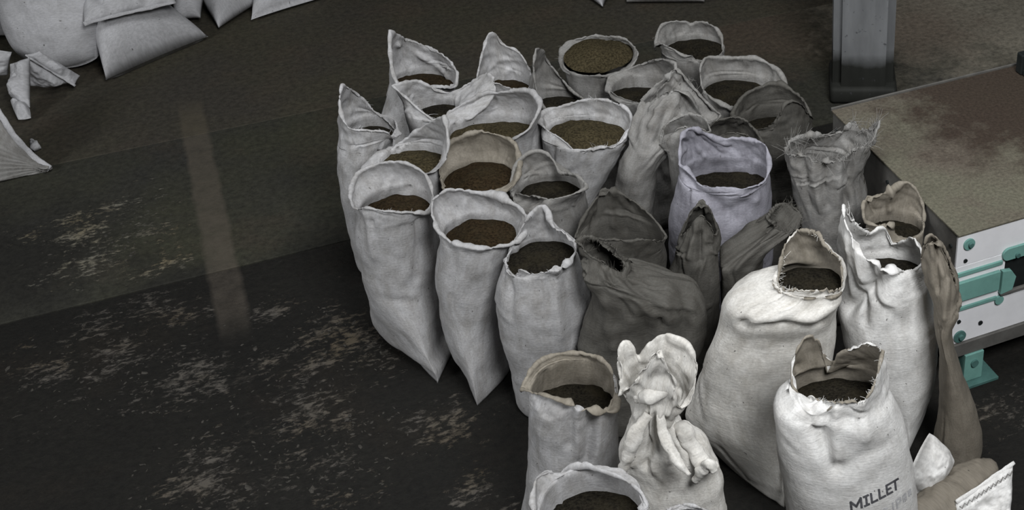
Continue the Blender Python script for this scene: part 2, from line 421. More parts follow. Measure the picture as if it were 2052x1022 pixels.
    tb = G[-1] - G[-5]; tb /= np.linalg.norm(tb, axis=1, keepdims=True) + 1e-9
    fw = sstep(0.2, -0.4, SIN)[:, None] if front else np.zeros((NA, 1))
    T0 = (np.array((0, 0, 1.0)) * (1 - fw) + (0.5 * tb + 0.5 * D / (Ln + 1e-9)) * fw) * Ln * 0.8 + rad * Ln * (-cw * 1.3)
    T1 = D * 0.8 + rad * Ln * cw * 1.4
    KC = 26
    rowsC = []
    for i in range(1, KC + 1):
        t = i / KC
        h00 = 2 * t ** 3 - 3 * t ** 2 + 1; h10 = t ** 3 - 2 * t ** 2 + t; h01 = -2 * t ** 3 + 3 * t ** 2; h11 = t ** 3 - t ** 2
        rowsC.append(h00 * ring + h10 * T0 + h01 * rim + h11 * T1)
    G = np.concatenate([G, np.array(rowsC)], 0)
    RIMROW = G.shape[0] - 1
    nr_ = grid_normals(G)[-1]; tr = G[-1] - G[-2]; tr /= np.linalg.norm(tr, axis=1, keepdims=True) + 1e-9
    rr_ = roll * (1 + 1.3 * np.clip(vnoise(np.c_[np.cos(TH) * 2.2, np.sin(TH) * 2.2, np.full(NA, seed * 1.7)], seed + 9) * 1.5, -.7, 1))[:, None]
    G = np.concatenate([G, np.array([G[-1] + rr_ * (math.sin(f) * tr + (1 - math.cos(f)) * nr_) for f in (.5, 1.0, 1.5, 2.05, 2.6, 3.2)])], 0)
    NR = G.shape[0]
    # ---- uv from arc lengths
    arcs = np.linalg.norm(np.diff(G, axis=0), axis=2).mean(1); Vv = np.r_[0, np.cumsum(arcs)]
    uvu = np.where(UU < 0.5, UU, 1 - UU) * 2.6
    UV = np.stack([np.broadcast_to(uvu, (NR, NA)), np.broadcast_to(Vv[:, None], (NR, NA))], 2).reshape(-1, 2)
    # ---- wrinkles
    nrm = grid_normals(G)
    Q = G.copy()
    f_sh = np.exp(-((np.arange(NR) - M) / 9.0) ** 2)[:, None]          # round the shoulder / neck
    col = sstep(M - 2, M + 6, np.arange(NR))[:, None]
    low = sstep(0, 6, np.arange(NR))[:, None]
    disp = 0.007 * wr * fbm(Q * 7 + seed * 5.3, seed) * low
    disp += 0.006 * wr * vnoise(np.stack([Q[..., 0] * 22, Q[..., 1] * 22, Q[..., 2] * 4], 2) + seed, seed + 1) * (f_sh * 0.9 + 0.12)
    disp += 0.006 * wr * fbm(Q * 17 + 3.3 * seed, seed + 2, 2) * col
    rg = np.random.default_rng(seed + 100)
    gu = UU[None, :]; gv = np.arange(NR)[:, None] / NR
    def crease(u0, v0, ang, ln, wd, dp):
        du = (gu - u0 + 0.5) % 1 - 0.5; dv = gv - v0
        du = du * 1.25; dv = dv * 1.05                                    # about metres
        p = du * math.cos(ang) + dv * math.sin(ang); q = -du * math.sin(ang) + dv * math.cos(ang)
        q = q + 0.15 * p * p * rg.uniform(-3, 3)
        prof = np.exp(-(q / wd) ** 2) - 0.6 * np.exp(-((q - 2.0 * wd) / (1.5 * wd)) ** 2)
        return -dp * prof * np.exp(-(p / ln) ** 4)
    for k in range(creases):
        v0 = rg.normal(M / NR, 0.07) if rg.random() < 0.7 else rg.uniform(0.12, 0.9)
        disp += crease(rg.uniform(0, 1), v0, rg.choice([rg.normal(1.45, .3), rg.normal(0, .35), rg.uniform(0, 3.14)], p=[.5, .3, .2]), rg.uniform(0.04, 0.13), rg.uniform(0.006, 0.016), wr * rg.uniform(0.004, 0.013))
    for d in dents:
        if d[0] == 'c': disp += crease(*d[1:])
        elif d[0] == 'l':                                                 # fold running between two visible spots: + valley, - ridge
            _, xa, ya, xb, yb, wd_, dp = d
            P0 = G.reshape(-1, 3); rel = P0 - ORG; pr = []
            for (qx, qy) in ((xa, ya), ((xa + xb) / 2, (ya + yb) / 2), (xb, yb)):
                dd = ray(qx, qy); dd = dd / np.linalg.norm(dd); tt = rel @ dd; off = np.linalg.norm(rel - tt[:, None] * dd, axis=1)
                ok = off < max(0.022, off.min() * 1.5); pr.append(P0[np.where(ok)[0][np.argmin(tt[ok])]])
            best = None
            for a_, b_ in ((pr[0], pr[1]), (pr[1], pr[2])):
                ab = b_ - a_; u_ = np.clip(((G - a_) @ ab) / (ab @ ab + 1e-9), 0, 1); ds = np.linalg.norm(G - (a_ + u_[..., None] * ab), axis=2)
                best = ds if best is None else np.minimum(best, ds)
            disp += -dp * np.exp(-(best / wd_) ** 2)
        else:
            _, px, py, r, dp = d                                          # dent given by where it shows
            hit = None
            P0 = G.reshape(-1, 3); rel = P0 - ORG; dd = ray(px, py); dd = dd / np.linalg.norm(dd)
            tt = rel @ dd; off = np.linalg.norm(rel - tt[:, None] * dd, axis=1)
            ok = off < 0.05
            if ok.any():
                i0 = np.where(ok)[0][np.argmin(tt[ok])]
                dist = np.linalg.norm(G - P0[i0], axis=2)
                disp += -dp * np.exp(-(dist / r) ** 2)
    G = G + nrm * disp[..., None]
    G[..., 2] = np.maximum(G[..., 2], 0.002)
    V = G.reshape(-1, 3)
    faces = []
    for i in range(NR - 1):
        r0, r1 = i * NA, (i + 1) * NA
        for j in range(NA):
            j2 = (j + 1) % NA
            faces.append((r0 + j2, r0 + j, r1 + j, r1 + j2))
    V = np.vstack([V, G[0].mean(0, keepdims=True)]); UV = np.vstack([UV, [[0.5, 0]]])
    ci = len(V) - 1
    for j in range(NA): faces.append((j, (j + 1) % NA, ci))
    base = np.array((KK[0, 1], KK[0, 2], 0.0))
    root = empty(name, base); tag(root, label, 'sack', group)
    mat = mat or WHITE
    o = mesh_obj('sack_cloth', V - base, faces, mat, root, True, UV)
    sol = o.modifiers.new('thickness', 'SOLIDIFY'); sol.thickness = 0.004; sol.offset = -1; sol.use_rim = True
    if inner is not None:
        o.data.materials.append(inner); sol.material_offset = 1; sol.material_offset_rim = 0
    # ---- grain
    if fill is not None:
        R = 16; gi = G[M - 1].copy()
        if fz < -0.001 and not neck:
            gi = G[int(np.argmin(np.abs(G[:M, :, 2].mean(1) - (h + fz))))].copy(); fz = 0.0
        cc = gi.mean(0)
        fv = []; ff = []
        rg2 = np.random.default_rng(seed + 7); tx, ty = rg2.normal(0, 0.06, 2)
        for i in range(R):
            t = (i + 1) / R
            p = cc + (gi - cc) * t * (0.93 if neck else 0.985)
            p[:, 2] = cc[2] + fz + mound * (1 - t ** 2) + (tx * (p[:, 0] - cc[0]) + ty * (p[:, 1] - cc[1]))
            p[:, 2] += 0.008 * fbm(p * 9 + seed, seed + 11, 3)
            fv.append(p)
        fv = np.vstack(fv + [cc[None] + np.array((0, 0, fz + mound))])
        for i in range(R - 1):
            for j in range(NA):
                j2 = (j + 1) % NA; ff.append((i * NA + j, i * NA + j2, (i + 1) * NA + j2, (i + 1) * NA + j))
        for j in range(NA): ff.append((R * NA, (j + 1) % NA, j))
        g = mesh_obj('grain', fv - base, ff, fill, root); g['kind'] = 'stuff'
    # ---- frayed threads along parts of the rim
    if fray:
        tv = []; tf = []
        rg3 = np.random.default_rng(seed + 55)
        top = G[RIMROW]; prev = G[RIMROW - 4]
        for (u0, u1, n, ln) in fray:
            for k in range(n):
                j = int((rg3.uniform(u0, u1) % 1) * NA); p = top[j] + (top[(j + 1) % NA] - top[j]) * rg3.random()
                d = (top[j] - prev[j]); d /= np.linalg.norm(d) + 1e-9
                d = d + rg3.normal(0, 0.55, 3); d /= np.linalg.norm(d)
                l = ln * rg3.uniform(0.35, 1.25); wob = rg3.normal(0, 0.35, 3); r = 0.0013
                q = [p - d * 0.006]
                for s_ in (0.33, 0.66, 1.0): q.append(p + d * l * s_ + wob * l * s_ * s_ + np.array((0, 0, -0.25 * l * s_ ** 2)))
                b0 = len(tv); side = np.cross(d, rg3.normal(0, 1, 3)); side /= np.linalg.norm(side) + 1e-9; sd2 = np.cross(d, side)
                for i, pp in enumerate(q):
                    rr = r * (1 - 0.2 * i)
                    for a_ in (0, 2.09, 4.19): tv.append(pp + (side * math.cos(a_) + sd2 * math.sin(a_)) * rr)
                for i in range(3):
                    for a_ in range(3): tf.append((b0 + i * 3 + a_, b0 + i * 3 + (a_ + 1) % 3, b0 + (i + 1) * 3 + (a_ + 1) % 3, b0 + (i + 1) * 3 + a_))
        g = mesh_obj('frayed_threads', np.array(tv) - base, tf, mat, root, False, np.zeros((len(tv), 2))); g['kind'] = 'stuff'
    ALL[sid] = (root, o, V, faces)
    return root

# ------------------------------------------------------------------ the packed sacks, back row to front row
sack('S20', 'grey-white open sack at the back right with a double-humped collar', (1388, 96, .9), 62,
     [(1316, 95), (1320, 62), (1338, 46), (1370, 45), (1386, 52), (1402, 45), (1424, 50), (1443, 72), (1450, 108)],
     [(1438, 124), (1402, 122), (1369, 111), (1345, 97), (1328, 88)], mat=MIDG, fill=G_DARK, mound=.03, seed=20, fray=[(.02, .1, 10, .03)], fz=-0.03, curl=-0.3, roll=0.0042)
sack('S5', 'brim-full open sack in the back row heaped with olive-brown grain', (1200, 121, .9), 70,
     [(1122, 122), (1128, 96), (1152, 78), (1200, 73), (1245, 77), (1271, 95)],
     [(1277, 112), (1256, 140), (1215, 154), (1165, 155), (1130, 142)], b=.2, mat=MIDG, fill=G_OLIVE, fz=.035, mound=.05, seed=5, curl=-.1, fray=[(.95, 1.08, 12, .035)], roll=0.0042)
sack('S3', 'back-row sack with a round-topped hood, between the spired sack and the heaped one', (1012, 168, .9), 52,
     [(955, 160), (966, 108), (977, 71), (992, 66), (1008, 88), (1038, 103), (1060, 138), (1067, 172)],
     [(1050, 184), (1025, 176), (990, 168), (964, 172)], mat=GREYW, fill=G_BROWN, mound=.03, seed=3, creases=16, fz=-0.05, curl=-0.2)
sack('S2', 'back-left sack whose collar rises to a sharp spire over a dark grain slit', (848, 163, .9), 64,
     [(783, 63), (812, 79), (860, 97), (896, 119), (914, 148)],
     [(912, 172), (890, 174), (850, 173), (806, 172), (789, 145), (783, 100)], body=[(200, 774, 908), (250, 763, 905)], mat=GREYW, fill=G_BROWN, seed=2, creases=14, fz=-0.06, curl=-0.2, roll=0.0042, dents=[('l', 800, 92, 890, 150, 0.016, 0.025), ('l', 820, 82, 900, 125, 0.014, -0.015)])
sack('S21', 'grey sack with a smooth wide arched collar below the double-humped one', (1482, 182, .9), 74,
     [(1406, 170), (1404, 135), (1418, 117), (1456, 117), (1501, 119), (1535, 129), (1558, 147), (1577, 172)],
     [(1562, 198), (1520, 214), (1474, 216), (1438, 203), (1414, 186)], mat=MIDG, fill=G_DARK, seed=21, creases=5, fz=-0.03, curl=-0.4, roll=0.0063)
sack('S19', 'sack with a leaning arched rim half hidden behind the peaked pale folded sack', (1288, 180, .9), 66,
     [(1216, 182), (1222, 155), (1253, 142), (1291, 127), (1323, 119), (1353, 128)],
     [(1352, 170), (1322, 196), (1280, 206), (1240, 196)], mat=MIDG, fill=G_DARK, seed=19, fz=-0.05, curl=-0.3)
sack('S4', 'narrow sack with a tall split spike collar beside the heaped full sack', (1116, 207, .9), 48,
     [(1074, 98), (1088, 101), (1098, 122), (1120, 152), (1146, 182), (1168, 198)],
     [(1162, 216), (1125, 225), (1092, 222), (1076, 185), (1070, 135)], mat=MIDG, fill=G_DARK, fz=-.03, seed=4, creases=14)
sack('S6', 'sack with a swooping gull-wing collar in front of the spired sack', (868, 218, .9), 54,
     [(788, 172), (812, 166), (838, 165), (880, 181), (911, 186), (942, 168), (973, 150), (989, 156)],
     [(988, 192), (945, 236), (885, 248), (852, 228), (816, 197)], b=.14, base_dx=-.1, base_dy=.06, base_a=.9, mat=GREYW, fill=G_DARK, fz=-.04, seed=6, creases=12, fray=[(.8, .95, 14, .04)], roll=0.0038)
sack('S22', 'dark grey sack with a hooded round collar at the pack edge nearest the pillar', (1555, 245, .9), 74,
     [(1471, 230), (1484, 202), (1508, 183), (1538, 172), (1568, 172), (1590, 186), (1611, 203), (1628, 238)],
     [(1618, 230), (1598, 206), (1572, 208), (1556, 250), (1525, 262), (1488, 248)], mat=DARKG, fill=G_DARK, fz=-.08, seed=22, roll=0.0050)
sack('S18', 'pale folded sack with a closed peaked top of ridged cloth in the back middle', (1304, 290, .9), 46,
     [(1284, 200), (1308, 176), (1336, 155), (1357, 138), (1384, 168), (1416, 203), (1447, 230)],
     [(1430, 243), (1392, 222), (1362, 185), (1330, 190), (1300, 206)], rim_dy=.28, rim_off=.12, b=.12, body=[(340, 1238, 1318), (400, 1228, 1312), (460, 1226, 1308)], mat=MIDG, seed=18, creases=20, wr=1.5, curl=-.1, fray=[(.2, .4, 8, .05), (.75, .95, 16, .05)], dents=[('l', 1355, 150, 1300, 250, 0.016, -0.025), ('l', 1345, 160, 1320, 280, 0.016, 0.03), ('l', 1370, 165, 1425, 225, 0.016, -0.022), ('l', 1360, 165, 1400, 230, 0.014, 0.025), ('l', 1300, 215, 1340, 230, 0.02, -0.015)])
sack('S7', 'large open sack with a broad thick white collar arching over dark olive grain', (988, 262, .9), 93,
     [(880, 272), (884, 250), (903, 226), (932, 207), (973, 193), (1020, 183), (1060, 186), (1078, 202)],
     [(1080, 222), (1056, 258), (1020, 280), (960, 292), (908, 286)], b=.185, mat=WHITE, fill=G_OLIVE, mound=.03, seed=7, creases=7, curl=-0.45, roll=0.0059, fz=-0.03)
sack('S9', 'open sack in the middle with a wide round mouth and torn white front lip', (1176, 266, .9), 87,
     [(1084, 248), (1088, 232), (1104, 221), (1140, 211), (1187, 202), (1226, 206), (1256, 224), (1265, 246)],
     [(1258, 262), (1236, 290), (1194, 297), (1160, 307), (1128, 281), (1097, 260)], b=.185, body=[(330, 1094, 1230), (400, 1096, 1196)], mat=GREYW, fill=G_OLIVE, mound=.05, seed=9, fray=[(.22, .3, 16, .03), (.62, .72, 14, .03)], curl=-0.3, roll=0.0046, fz=-0.035)
sack('S1', 'leftmost tall white sack with a triangular flap standing above its collapsed mouth', (738, 262, .92), 54,
     [(685, 170), (712, 184), (748, 221), (783, 250), (804, 268)],
     [(792, 277), (772, 265), (740, 262), (704, 258), (686, 235), (681, 200)], b=.17, body=[(300, 680, 784), (360, 684, 780), (430, 696, 782), (500, 714, 790), (560, 730, 800)], mat=GREYW, fill=G_DARK, seed=11, creases=12, fray=[(.2, .3, 12, .03), (.6, .9, 12, .025)], fz=-0.06, curl=-0.2)
sack('S23a', 'grey sack with a plain domed shoulder just left of the lilac sack', (1380, 306, .9), 42,
     [(1322, 288), (1330, 257), (1350, 238), (1382, 229), (1412, 238), (1424, 262)],
     [(1415, 262), (1392, 255), (1362, 258), (1338, 278)], rim_dy=.4, body=[(360, 1346, 1422), (430, 1350, 1416)], mat=MIDG, seed=23, curl=-.05)
sack('S23b', 'dark sack with a low scalloped dome showing directly behind the lilac sack', (1468, 298, .9), 46,
     [(1416, 270), (1430, 247), (1460, 237), (1490, 240), (1512, 260), (1528, 286)],
     [(1515, 285), (1490, 270), (1455, 268), (1430, 275)], rim_dy=.5, mat=DARKG, seed=24)
sack('S8', 'open sack behind the front-left one, its slanting collar over dark grain', (830, 320, .9), 66,
     [(724, 340), (740, 325), (767, 313), (817, 278), (860, 248), (888, 236)],
     [(897, 290), (880, 335), (820, 350), (755, 352)], b=.17, mat=GREYW, base_dx=.06, base_a=.88, fill=G_OLIVE, fz=-.04, seed=8, creases=8, roll=0.0042)
sack('S10', 'open sack with brown-stained collar and brown grain behind the two front-left white sacks', (957, 356, .9), 71,
     [(882, 360), (883, 322), (900, 294), (936, 273), (973, 267), (1006, 275), (1031, 292), (1038, 325)],
     [(1036, 350), (1020, 380), (960, 400), (903, 388)], b=.18, mat=BROWN, fill=G_BROWN, mound=.05, seed=10, creases=4, curl=-0.4, roll=0.0050, fz=-0.02)
sack('S24', 'ragged grey sack with a heavily frayed open top beside the machine table', (1655, 345, .92), 74,
     [(1574, 306), (1586, 282), (1620, 272), (1655, 270), (1690, 266), (1712, 242), (1722, 264), (1744, 258), (1762, 246)],
     [(1746, 285), (1718, 296), (1690, 314), (1656, 325), (1614, 312), (1582, 310)], body=[(380, 1590, 1738), (430, 1602, 1732), (500, 1610, 1725)], mat=MIDG, fill=G_DARK, fz=-.05, seed=25, creases=22, wr=1.4, rag=.012,
     fray=[(.02, .2, 60, .07), (.28, .5, 80, .07), (.55, .98, 200, .065)], roll=0.0017, dents=[('l', 1600, 320, 1620, 420, 0.016, 0.02), ('l', 1625, 325, 1640, 430, 0.014, -0.02), ('l', 1655, 330, 1655, 420, 0.016, 0.025), ('l', 1690, 320, 1680, 420, 0.016, -0.02), ('l', 1715, 310, 1700, 420, 0.018, 0.02)])
sack('S17', 'lilac-white plastic sack with a square gaping mouth at the centre right', (1452, 352, .93), 90,
     [(1362, 330), (1368, 275), (1386, 259), (1412, 269), (1442, 279), (1478, 279), (1512, 283), (1534, 293), (1541, 330)],
     [(1536, 356), (1520, 370), (1486, 377), (1441, 375), (1406, 371), (1388, 356)], b=.19, body=[(420, 1343, 1548), (470, 1340, 1550), (540, 1345, 1545)], mat=LILAC, fill=G_DARK, mound=.01, seed=17, creases=16,
     dents=[('l', 1388, 266, 1440, 312, 0.01, -0.014), ('l', 1388, 268, 1415, 320, 0.01, 0.016), ('l', 1388, 268, 1400, 330, 0.01, -0.014), ('l', 1400, 268, 1460, 296, 0.01, 0.014), ('l', 1398, 392, 1480, 440, 0.028, 0.022), ('l', 1430, 385, 1520, 400, 0.03, -0.02), ('l', 1375, 300, 1385, 380, 0.02, 0.02), ('c', .11, .86, 1.9, .09, .008, .016), ('c', .14, .86, 1.7, .09, .007, .014), ('c', .70, .56, -.4, .12, .02, .01)], curl=-0.25, roll=0.0025, fz=-0.1)
sack('S13', 'small grey sack with a round lobe of cloth over its mouth behind the front row', (1100, 388, .9), 70,
     [(1027, 392), (1030, 350), (1050, 318), (1078, 306), (1106, 318), (1126, 350), (1152, 349)],
     [(1174, 372), (1148, 388), (1108, 398), (1068, 402)], b=.19, body=[(430, 1032, 1178), (500, 1040, 1176)], mat=MIDG, fill=G_DARK, seed=13, fz=-0.06, curl=-0.45, roll=0.0050)
sack('S29', 'brown-grey sack with a curled scroll-like collar in front of the machine table', (1795, 452, .92), 56,
     [(1732, 438), (1731, 405), (1757, 392), (1788, 381), (1814, 366), (1834, 378), (1846, 402), (1851, 430), (1851, 460)],
     [(1832, 480), (1800, 478), (1782, 452), (1758, 452), (1738, 446)], mat=BROWN, fill=G_DARK, fz=-.05, seed=29, creases=14, wr=1.3, fray=[(.3, .5, 12, .03)], dents=[('l', 1790, 390, 1785, 460, 0.014, 0.025), ('l', 1750, 400, 1765, 450, 0.014, -0.02)])
sack('S11', 'front-left white sack with a domed collar and its bottom corner pointing to the right', (790, 414, .93), 72,
     [(705, 396), (708, 372), (722, 347), (758, 330), (810, 328), (846, 346), (862, 374), (868, 402)],
     [(860, 424), (816, 425), (778, 423), (738, 417), (714, 418)], b=.2, body=[(450, 714, 868), (500, 721, 873), (560, 732, 880), (610, 741, 888), (660, 757, 894)], tip=(878, 768), base_dx=.1, base_a=.78, mat=WHITE, fill=G_BROWN, seed=12, creases=7,
     fray=[(.62, .78, 26, .02)], fz=-0.07, curl=-0.5, roll=0.0059, dents=[('l', 725, 430, 745, 520, 0.02, -0.012), ('l', 850, 430, 838, 560, 0.025, 0.014)])
sack('S12', 'white front sack tapering to a point at the bottom, second from the left', (962, 466, .93), 78,
     [(866, 432), (869, 400), (897, 382), (939, 383), (991, 396), (1033, 414), (1054, 436)],
     [(1046, 466), (1022, 487), (981, 495), (939, 493), (905, 485), (884, 464)], b=.18, body=[(540, 876, 1018), (620, 884, 1006), (690, 899, 1012)], tip=(957, 814), base_dx=.03, base_a=.85, mat=WHITE, fill=G_BROWN, mound=.035, seed=14, creases=6, fz=-0.05, curl=-0.5, roll=0.0067, dents=[('l', 905, 490, 895, 600, 0.02, 0.012), ('l', 990, 500, 985, 600, 0.02, -0.01)])
sack('S15', 'dark olive-grey sack with a triangular hood and slit mouth right of the peaked front sack', (1245, 482, .9), 86,
     [(1152, 478), (1166, 442), (1193, 401), (1215, 381), (1250, 392), (1287, 416), (1317, 449), (1335, 474)],
     [(1322, 482), (1286, 479), (1240, 481), (1190, 481)], body=[(540, 1186, 1335), (620, 1192, 1330)], mat=DARKG, fill=G_DARK, seed=15, creases=12, dents=[('l', 1215, 385, 1190, 460, 0.016, -0.015), ('l', 1225, 390, 1230, 460, 0.016, 0.02), ('l', 1260, 410, 1250, 465, 0.02, -0.015)], fz=-0.12)
sack('S25', 'narrow dark sack folded to a blunt peak against the lilac sack', (1402, 500, .88), 44,
     [(1366, 474), (1386, 425), (1405, 409), (1424, 424), (1438, 462)],
     [(1430, 470), (1405, 432), (1380, 460)], rim_dy=.3, body=[(560, 1340, 1448), (630, 1340, 1444)], mat=DARKG, seed=26, creases=16, wr=1.3, dents=[('l', 1405, 415, 1375, 520, 0.014, -0.02), ('l', 1412, 425, 1400, 530, 0.014, 0.025)])
sack('S26', 'dark dusty sack whose rolled neck leans right to a fuzzy frayed end', (1482, 520, .80), 46,
     [(1536, 440), (1552, 416), (1578, 408), (1602, 424)],
     [(1606, 446), (1584, 464), (1556, 458)], rim_dy=.5, rim_off=.06, mat=DARKG, seed=27, creases=14, curl=-.05, fray=[(0, 1, 160, .035)], dents=[('l', 1560, 450, 1470, 540, 0.02, -0.02), ('l', 1540, 450, 1450, 530, 0.016, 0.025)])
sack('S14', 'white front sack with a peaked collar and dark grain, third from the left', (1085, 518, .93), 69,
     [(1012, 530), (1022, 500), (1042, 466), (1064, 431), (1084, 414), (1095, 428), (1104, 452), (1128, 466), (1152, 484)],
     [(1150, 506), (1131, 530), (1110, 538), (1090, 545), (1045, 553), (1018, 554)], b=.175, body=[(580, 996, 1180), (650, 1002, 1182), (720, 1022, 1170), (780, 1046, 1160)], mat=WHITE, fill=G_DARK, seed=16, creases=9, fray=[(.6, .9, 20, .02)], fz=-0.03, curl=-0.25, roll=0.0055, dents=[('l', 1118, 545, 1128, 680, 0.02, -0.018), ('l', 1140, 530, 1160, 680, 0.03, 0.02), ('l', 1015, 570, 1020, 640, 0.02, 0.015)])
sack('S16', 'slumped dark grey sack with a frayed neck bent to the left behind the knotted sack', (1218, 548, .97), 44,
     [(1156, 484), (1174, 475), (1198, 482), (1224, 500), (1252, 528)],
     [(1246, 546), (1226, 540), (1204, 524), (1178, 506)], rim_dy=.3, b=.11, body=[(650, 1168, 1418), (710, 1160, 1398), (780, 1165, 1378)], neck=[(582, 1186, 1396, .02, .16)], mat=DARKG, seed=28, creases=22, wr=1.6, curl=-.05, roll=.0015,
     fray=[(0, .5, 50, .035), (.5, 1, 50, .035)],
     dents=[('l', 1195, 500, 1235, 600, .018, -.02), ('l', 1215, 530, 1260, 640, .016, .025), ('l', 1240, 555, 1310, 640, .018, -.022), ('l', 1270, 560, 1330, 660, .02, .03), ('l', 1340, 565, 1345, 650, .022, -.02), ('l', 1210, 610, 1225, 700, .03, -.02), ('l', 1290, 650, 1300, 720, .03, .03), ('l', 1380, 580, 1380, 680, .03, .025), ('l', 1260, 552, 1400, 556, .014, -.014)])
sack('S28', 'tall smooth white sack with three ragged peaks, beside the white and green machine panel', (1775, 560, .95), 88,
     [(1690, 410), (1706, 438), (1738, 468), (1758, 459), (1774, 461), (1788, 490), (1812, 483), (1832, 480), (1852, 522)],
     [(1836, 537), (1806, 543), (1776, 546), (1746, 526), (1716, 488), (1694, 440)], b=.21, body=[(600, 1678, 1868), (640, 1680, 1882), (720, 1704, 1878), (790, 1722, 1866)], tip=(1822, 905), base_a=.85, mat=BRIGHT, fill=G_DARK, fz=-.02, seed=30, creases=5, wr=.8, rag=.008,
     dents=[('l', 1692, 622, 1790, 562, 0.035, 0.05), ('l', 1715, 500, 1728, 610, 0.022, -0.025), ('l', 1745, 540, 1722, 650, 0.02, 0.03), ('l', 1690, 480, 1700, 600, 0.02, -0.015), ('l', 1800, 560, 1850, 540, 0.03, -0.012), ('l', 1740, 690, 1790, 640, 0.03, -0.01), ('p', 1745, 600, .06, .03), ('c', .80, .66, .9, .16, .018, .02), ('c', .86, .66, 1.1, .14, .012, .014)], fray=[(.05, .2, 20, .03)])
sack('S31', 'tan sack with crumpled cloth at its top at the right edge of the pack', (1896, 612, .97), 26,
     [(1846, 520), (1860, 474), (1884, 486), (1902, 522), (1914, 562)],
     [(1912, 570), (1899, 530), (1881, 497), (1862, 486)], rim_dy=.2, b=.13, body=[(650, 1872, 1906), (700, 1880, 1914), (760, 1882, 1934), (830, 1880, 1958), (880, 1872, 1970), (920, 1866, 1978)], mat=TAN, seed=31, creases=16, wr=.8, dents=[('l', 1865, 480, 1890, 560, 0.014, -0.02), ('l', 1880, 500, 1870, 580, 0.014, 0.025), ('l', 1905, 560, 1885, 640, 0.014, -0.02)])
sack('S27', 'big broad white sack with a fold across its shoulder and a dark torn mouth', (1622, 560, 1.1), 74,
     [(1556, 566), (1564, 530), (1574, 492), (1589, 469), (1608, 461), (1636, 469), (1655, 494), (1684, 522)],
     [(1688, 560), (1682, 580), (1650, 583), (1618, 582), (1584, 582), (1562, 578)], b=.14, body=[(640, 1442, 1676), (700, 1422, 1672), (770, 1398, 1668), (840, 1374, 1664), (880, 1380, 1660)],
     neck=[(592, 1462, 1684, -.02, .2)], base_dx=.06, base_a=.86, mat=CREAM, fill=G_DARK, fz=-.03, seed=32, creases=8, rag=.012, dents=[('l', 1478, 656, 1650, 655, 0.022, 0.035), ('l', 1490, 628, 1545, 598, 0.016, -0.016), ('l', 1545, 640, 1600, 602, 0.014, -0.012), ('l', 1600, 640, 1655, 600, 0.018, 0.018), ('l', 1640, 640, 1690, 600, 0.03, -0.02), ('l', 1420, 930, 1560, 1000, 0.012, 0.012), ('l', 1500, 640, 1620, 632, 0.03, -0.02), ('c', .72, .585, .05, .16, .016, .03), ('c', .70, .12, -.7, .2, .012, .012)],
     fray=[(.0, .12, 24, .035), (.85, 1, 40, .03), (.3, .45, 16, .02)], tip=(1572, 1018), inner=BROWN)
sack('S33', 'white sack with a wide brown-lined mouth at the lower left of the pack', (1148, 782, .93), 86,
     [(1048, 778), (1068, 738), (1099, 717), (1143, 711), (1188, 715), (1218, 733), (1234, 765)],
     [(1237, 805), (1228, 823), (1192, 824), (1150, 813), (1110, 798), (1070, 788)], b=.2, body=[(840, 1060, 1238), (900, 1059, 1240), (960, 1056, 1240), (1020, 1046, 1240)], mat=WHITE, inner=BROWN, fill=G_DARK, mound=.0, seed=33, creases=9, roll=0.0038, dents=[('l', 1130, 815, 1135, 900, 0.02, 0.02), ('l', 1160, 830, 1170, 920, 0.02, -0.018), ('l', 1200, 830, 1180, 960, 0.03, 0.025)], fz=-0.12)
sack('S34', 'sack with a knotted neck and petal-like creased flaps in front of the big broad sack', (1312, 838, .98), 40,
     [(1246, 790), (1240, 716), (1255, 686), (1278, 720), (1300, 694), (1326, 673), (1348, 675), (1378, 692), (1396, 730)],
     [(1390, 780), (1364, 815), (1350, 768), (1322, 704), (1282, 752), (1264, 775)], b=.1, body=[(900, 1238, 1425), (960, 1262, 1446), (1020, 1284, 1452)], mat=CREAM, seed=34, creases=30, wr=1.8, curl=.05, dents=[('l', 1300, 835, 1262, 930, 0.014, -0.02), ('l', 1310, 840, 1290, 940, 0.014, 0.025), ('l', 1320, 840, 1335, 930, 0.014, -0.02), ('l', 1335, 850, 1370, 930, 0.014, 0.025), ('l', 1280, 850, 1250, 920, 0.012, 0.02), ('l', 1323, 700, 1300, 760, 0.012, -0.015), ('l', 1323, 700, 1345, 760, 0.012, -0.012)])
sack('S32', 'big bright white sack printed MILLET with a torn twisted collar', (1680, 784, 1.0), 98,
     [(1606, 800), (1588, 748), (1596, 706), (1617, 676), (1640, 686), (1652, 722), (1663, 746), (1681, 713), (1710, 695), (1746, 688), (1769, 704)],
     [(1760, 740), (1748, 778), (1732, 799), (1700, 806), (1666, 810), (1640, 802)], b=.17, body=[(845, 1552, 1811), (880, 1555, 1820), (920, 1561, 1829), (970, 1569, 1835), (1030, 1577, 1840)], neck=[(804, 1552, 1792, -.005, .2)], mat=BRIGHT, fill=G_DARK, seed=35, creases=5, wr=.8, rag=.01,
     dents=[('l', 1602, 835, 1668, 948, 0.03, 0.035), ('l', 1676, 830, 1680, 930, 0.02, -0.02), ('l', 1730, 820, 1745, 880, 0.03, -0.018), ('l', 1610, 740, 1600, 840, 0.025, -0.02), ('l', 1640, 770, 1610, 850, 0.02, 0.02), ('l', 1700, 940, 1790, 890, 0.03, 0.01), ('p', 1640, 895, .09, .05), ('c', .78, .6, 1.5, .12, .012, .016)], fray=[(.6, .95, 70, .022), (.42, .55, 16, .03)], inner=BROWN, fz=-0.06)
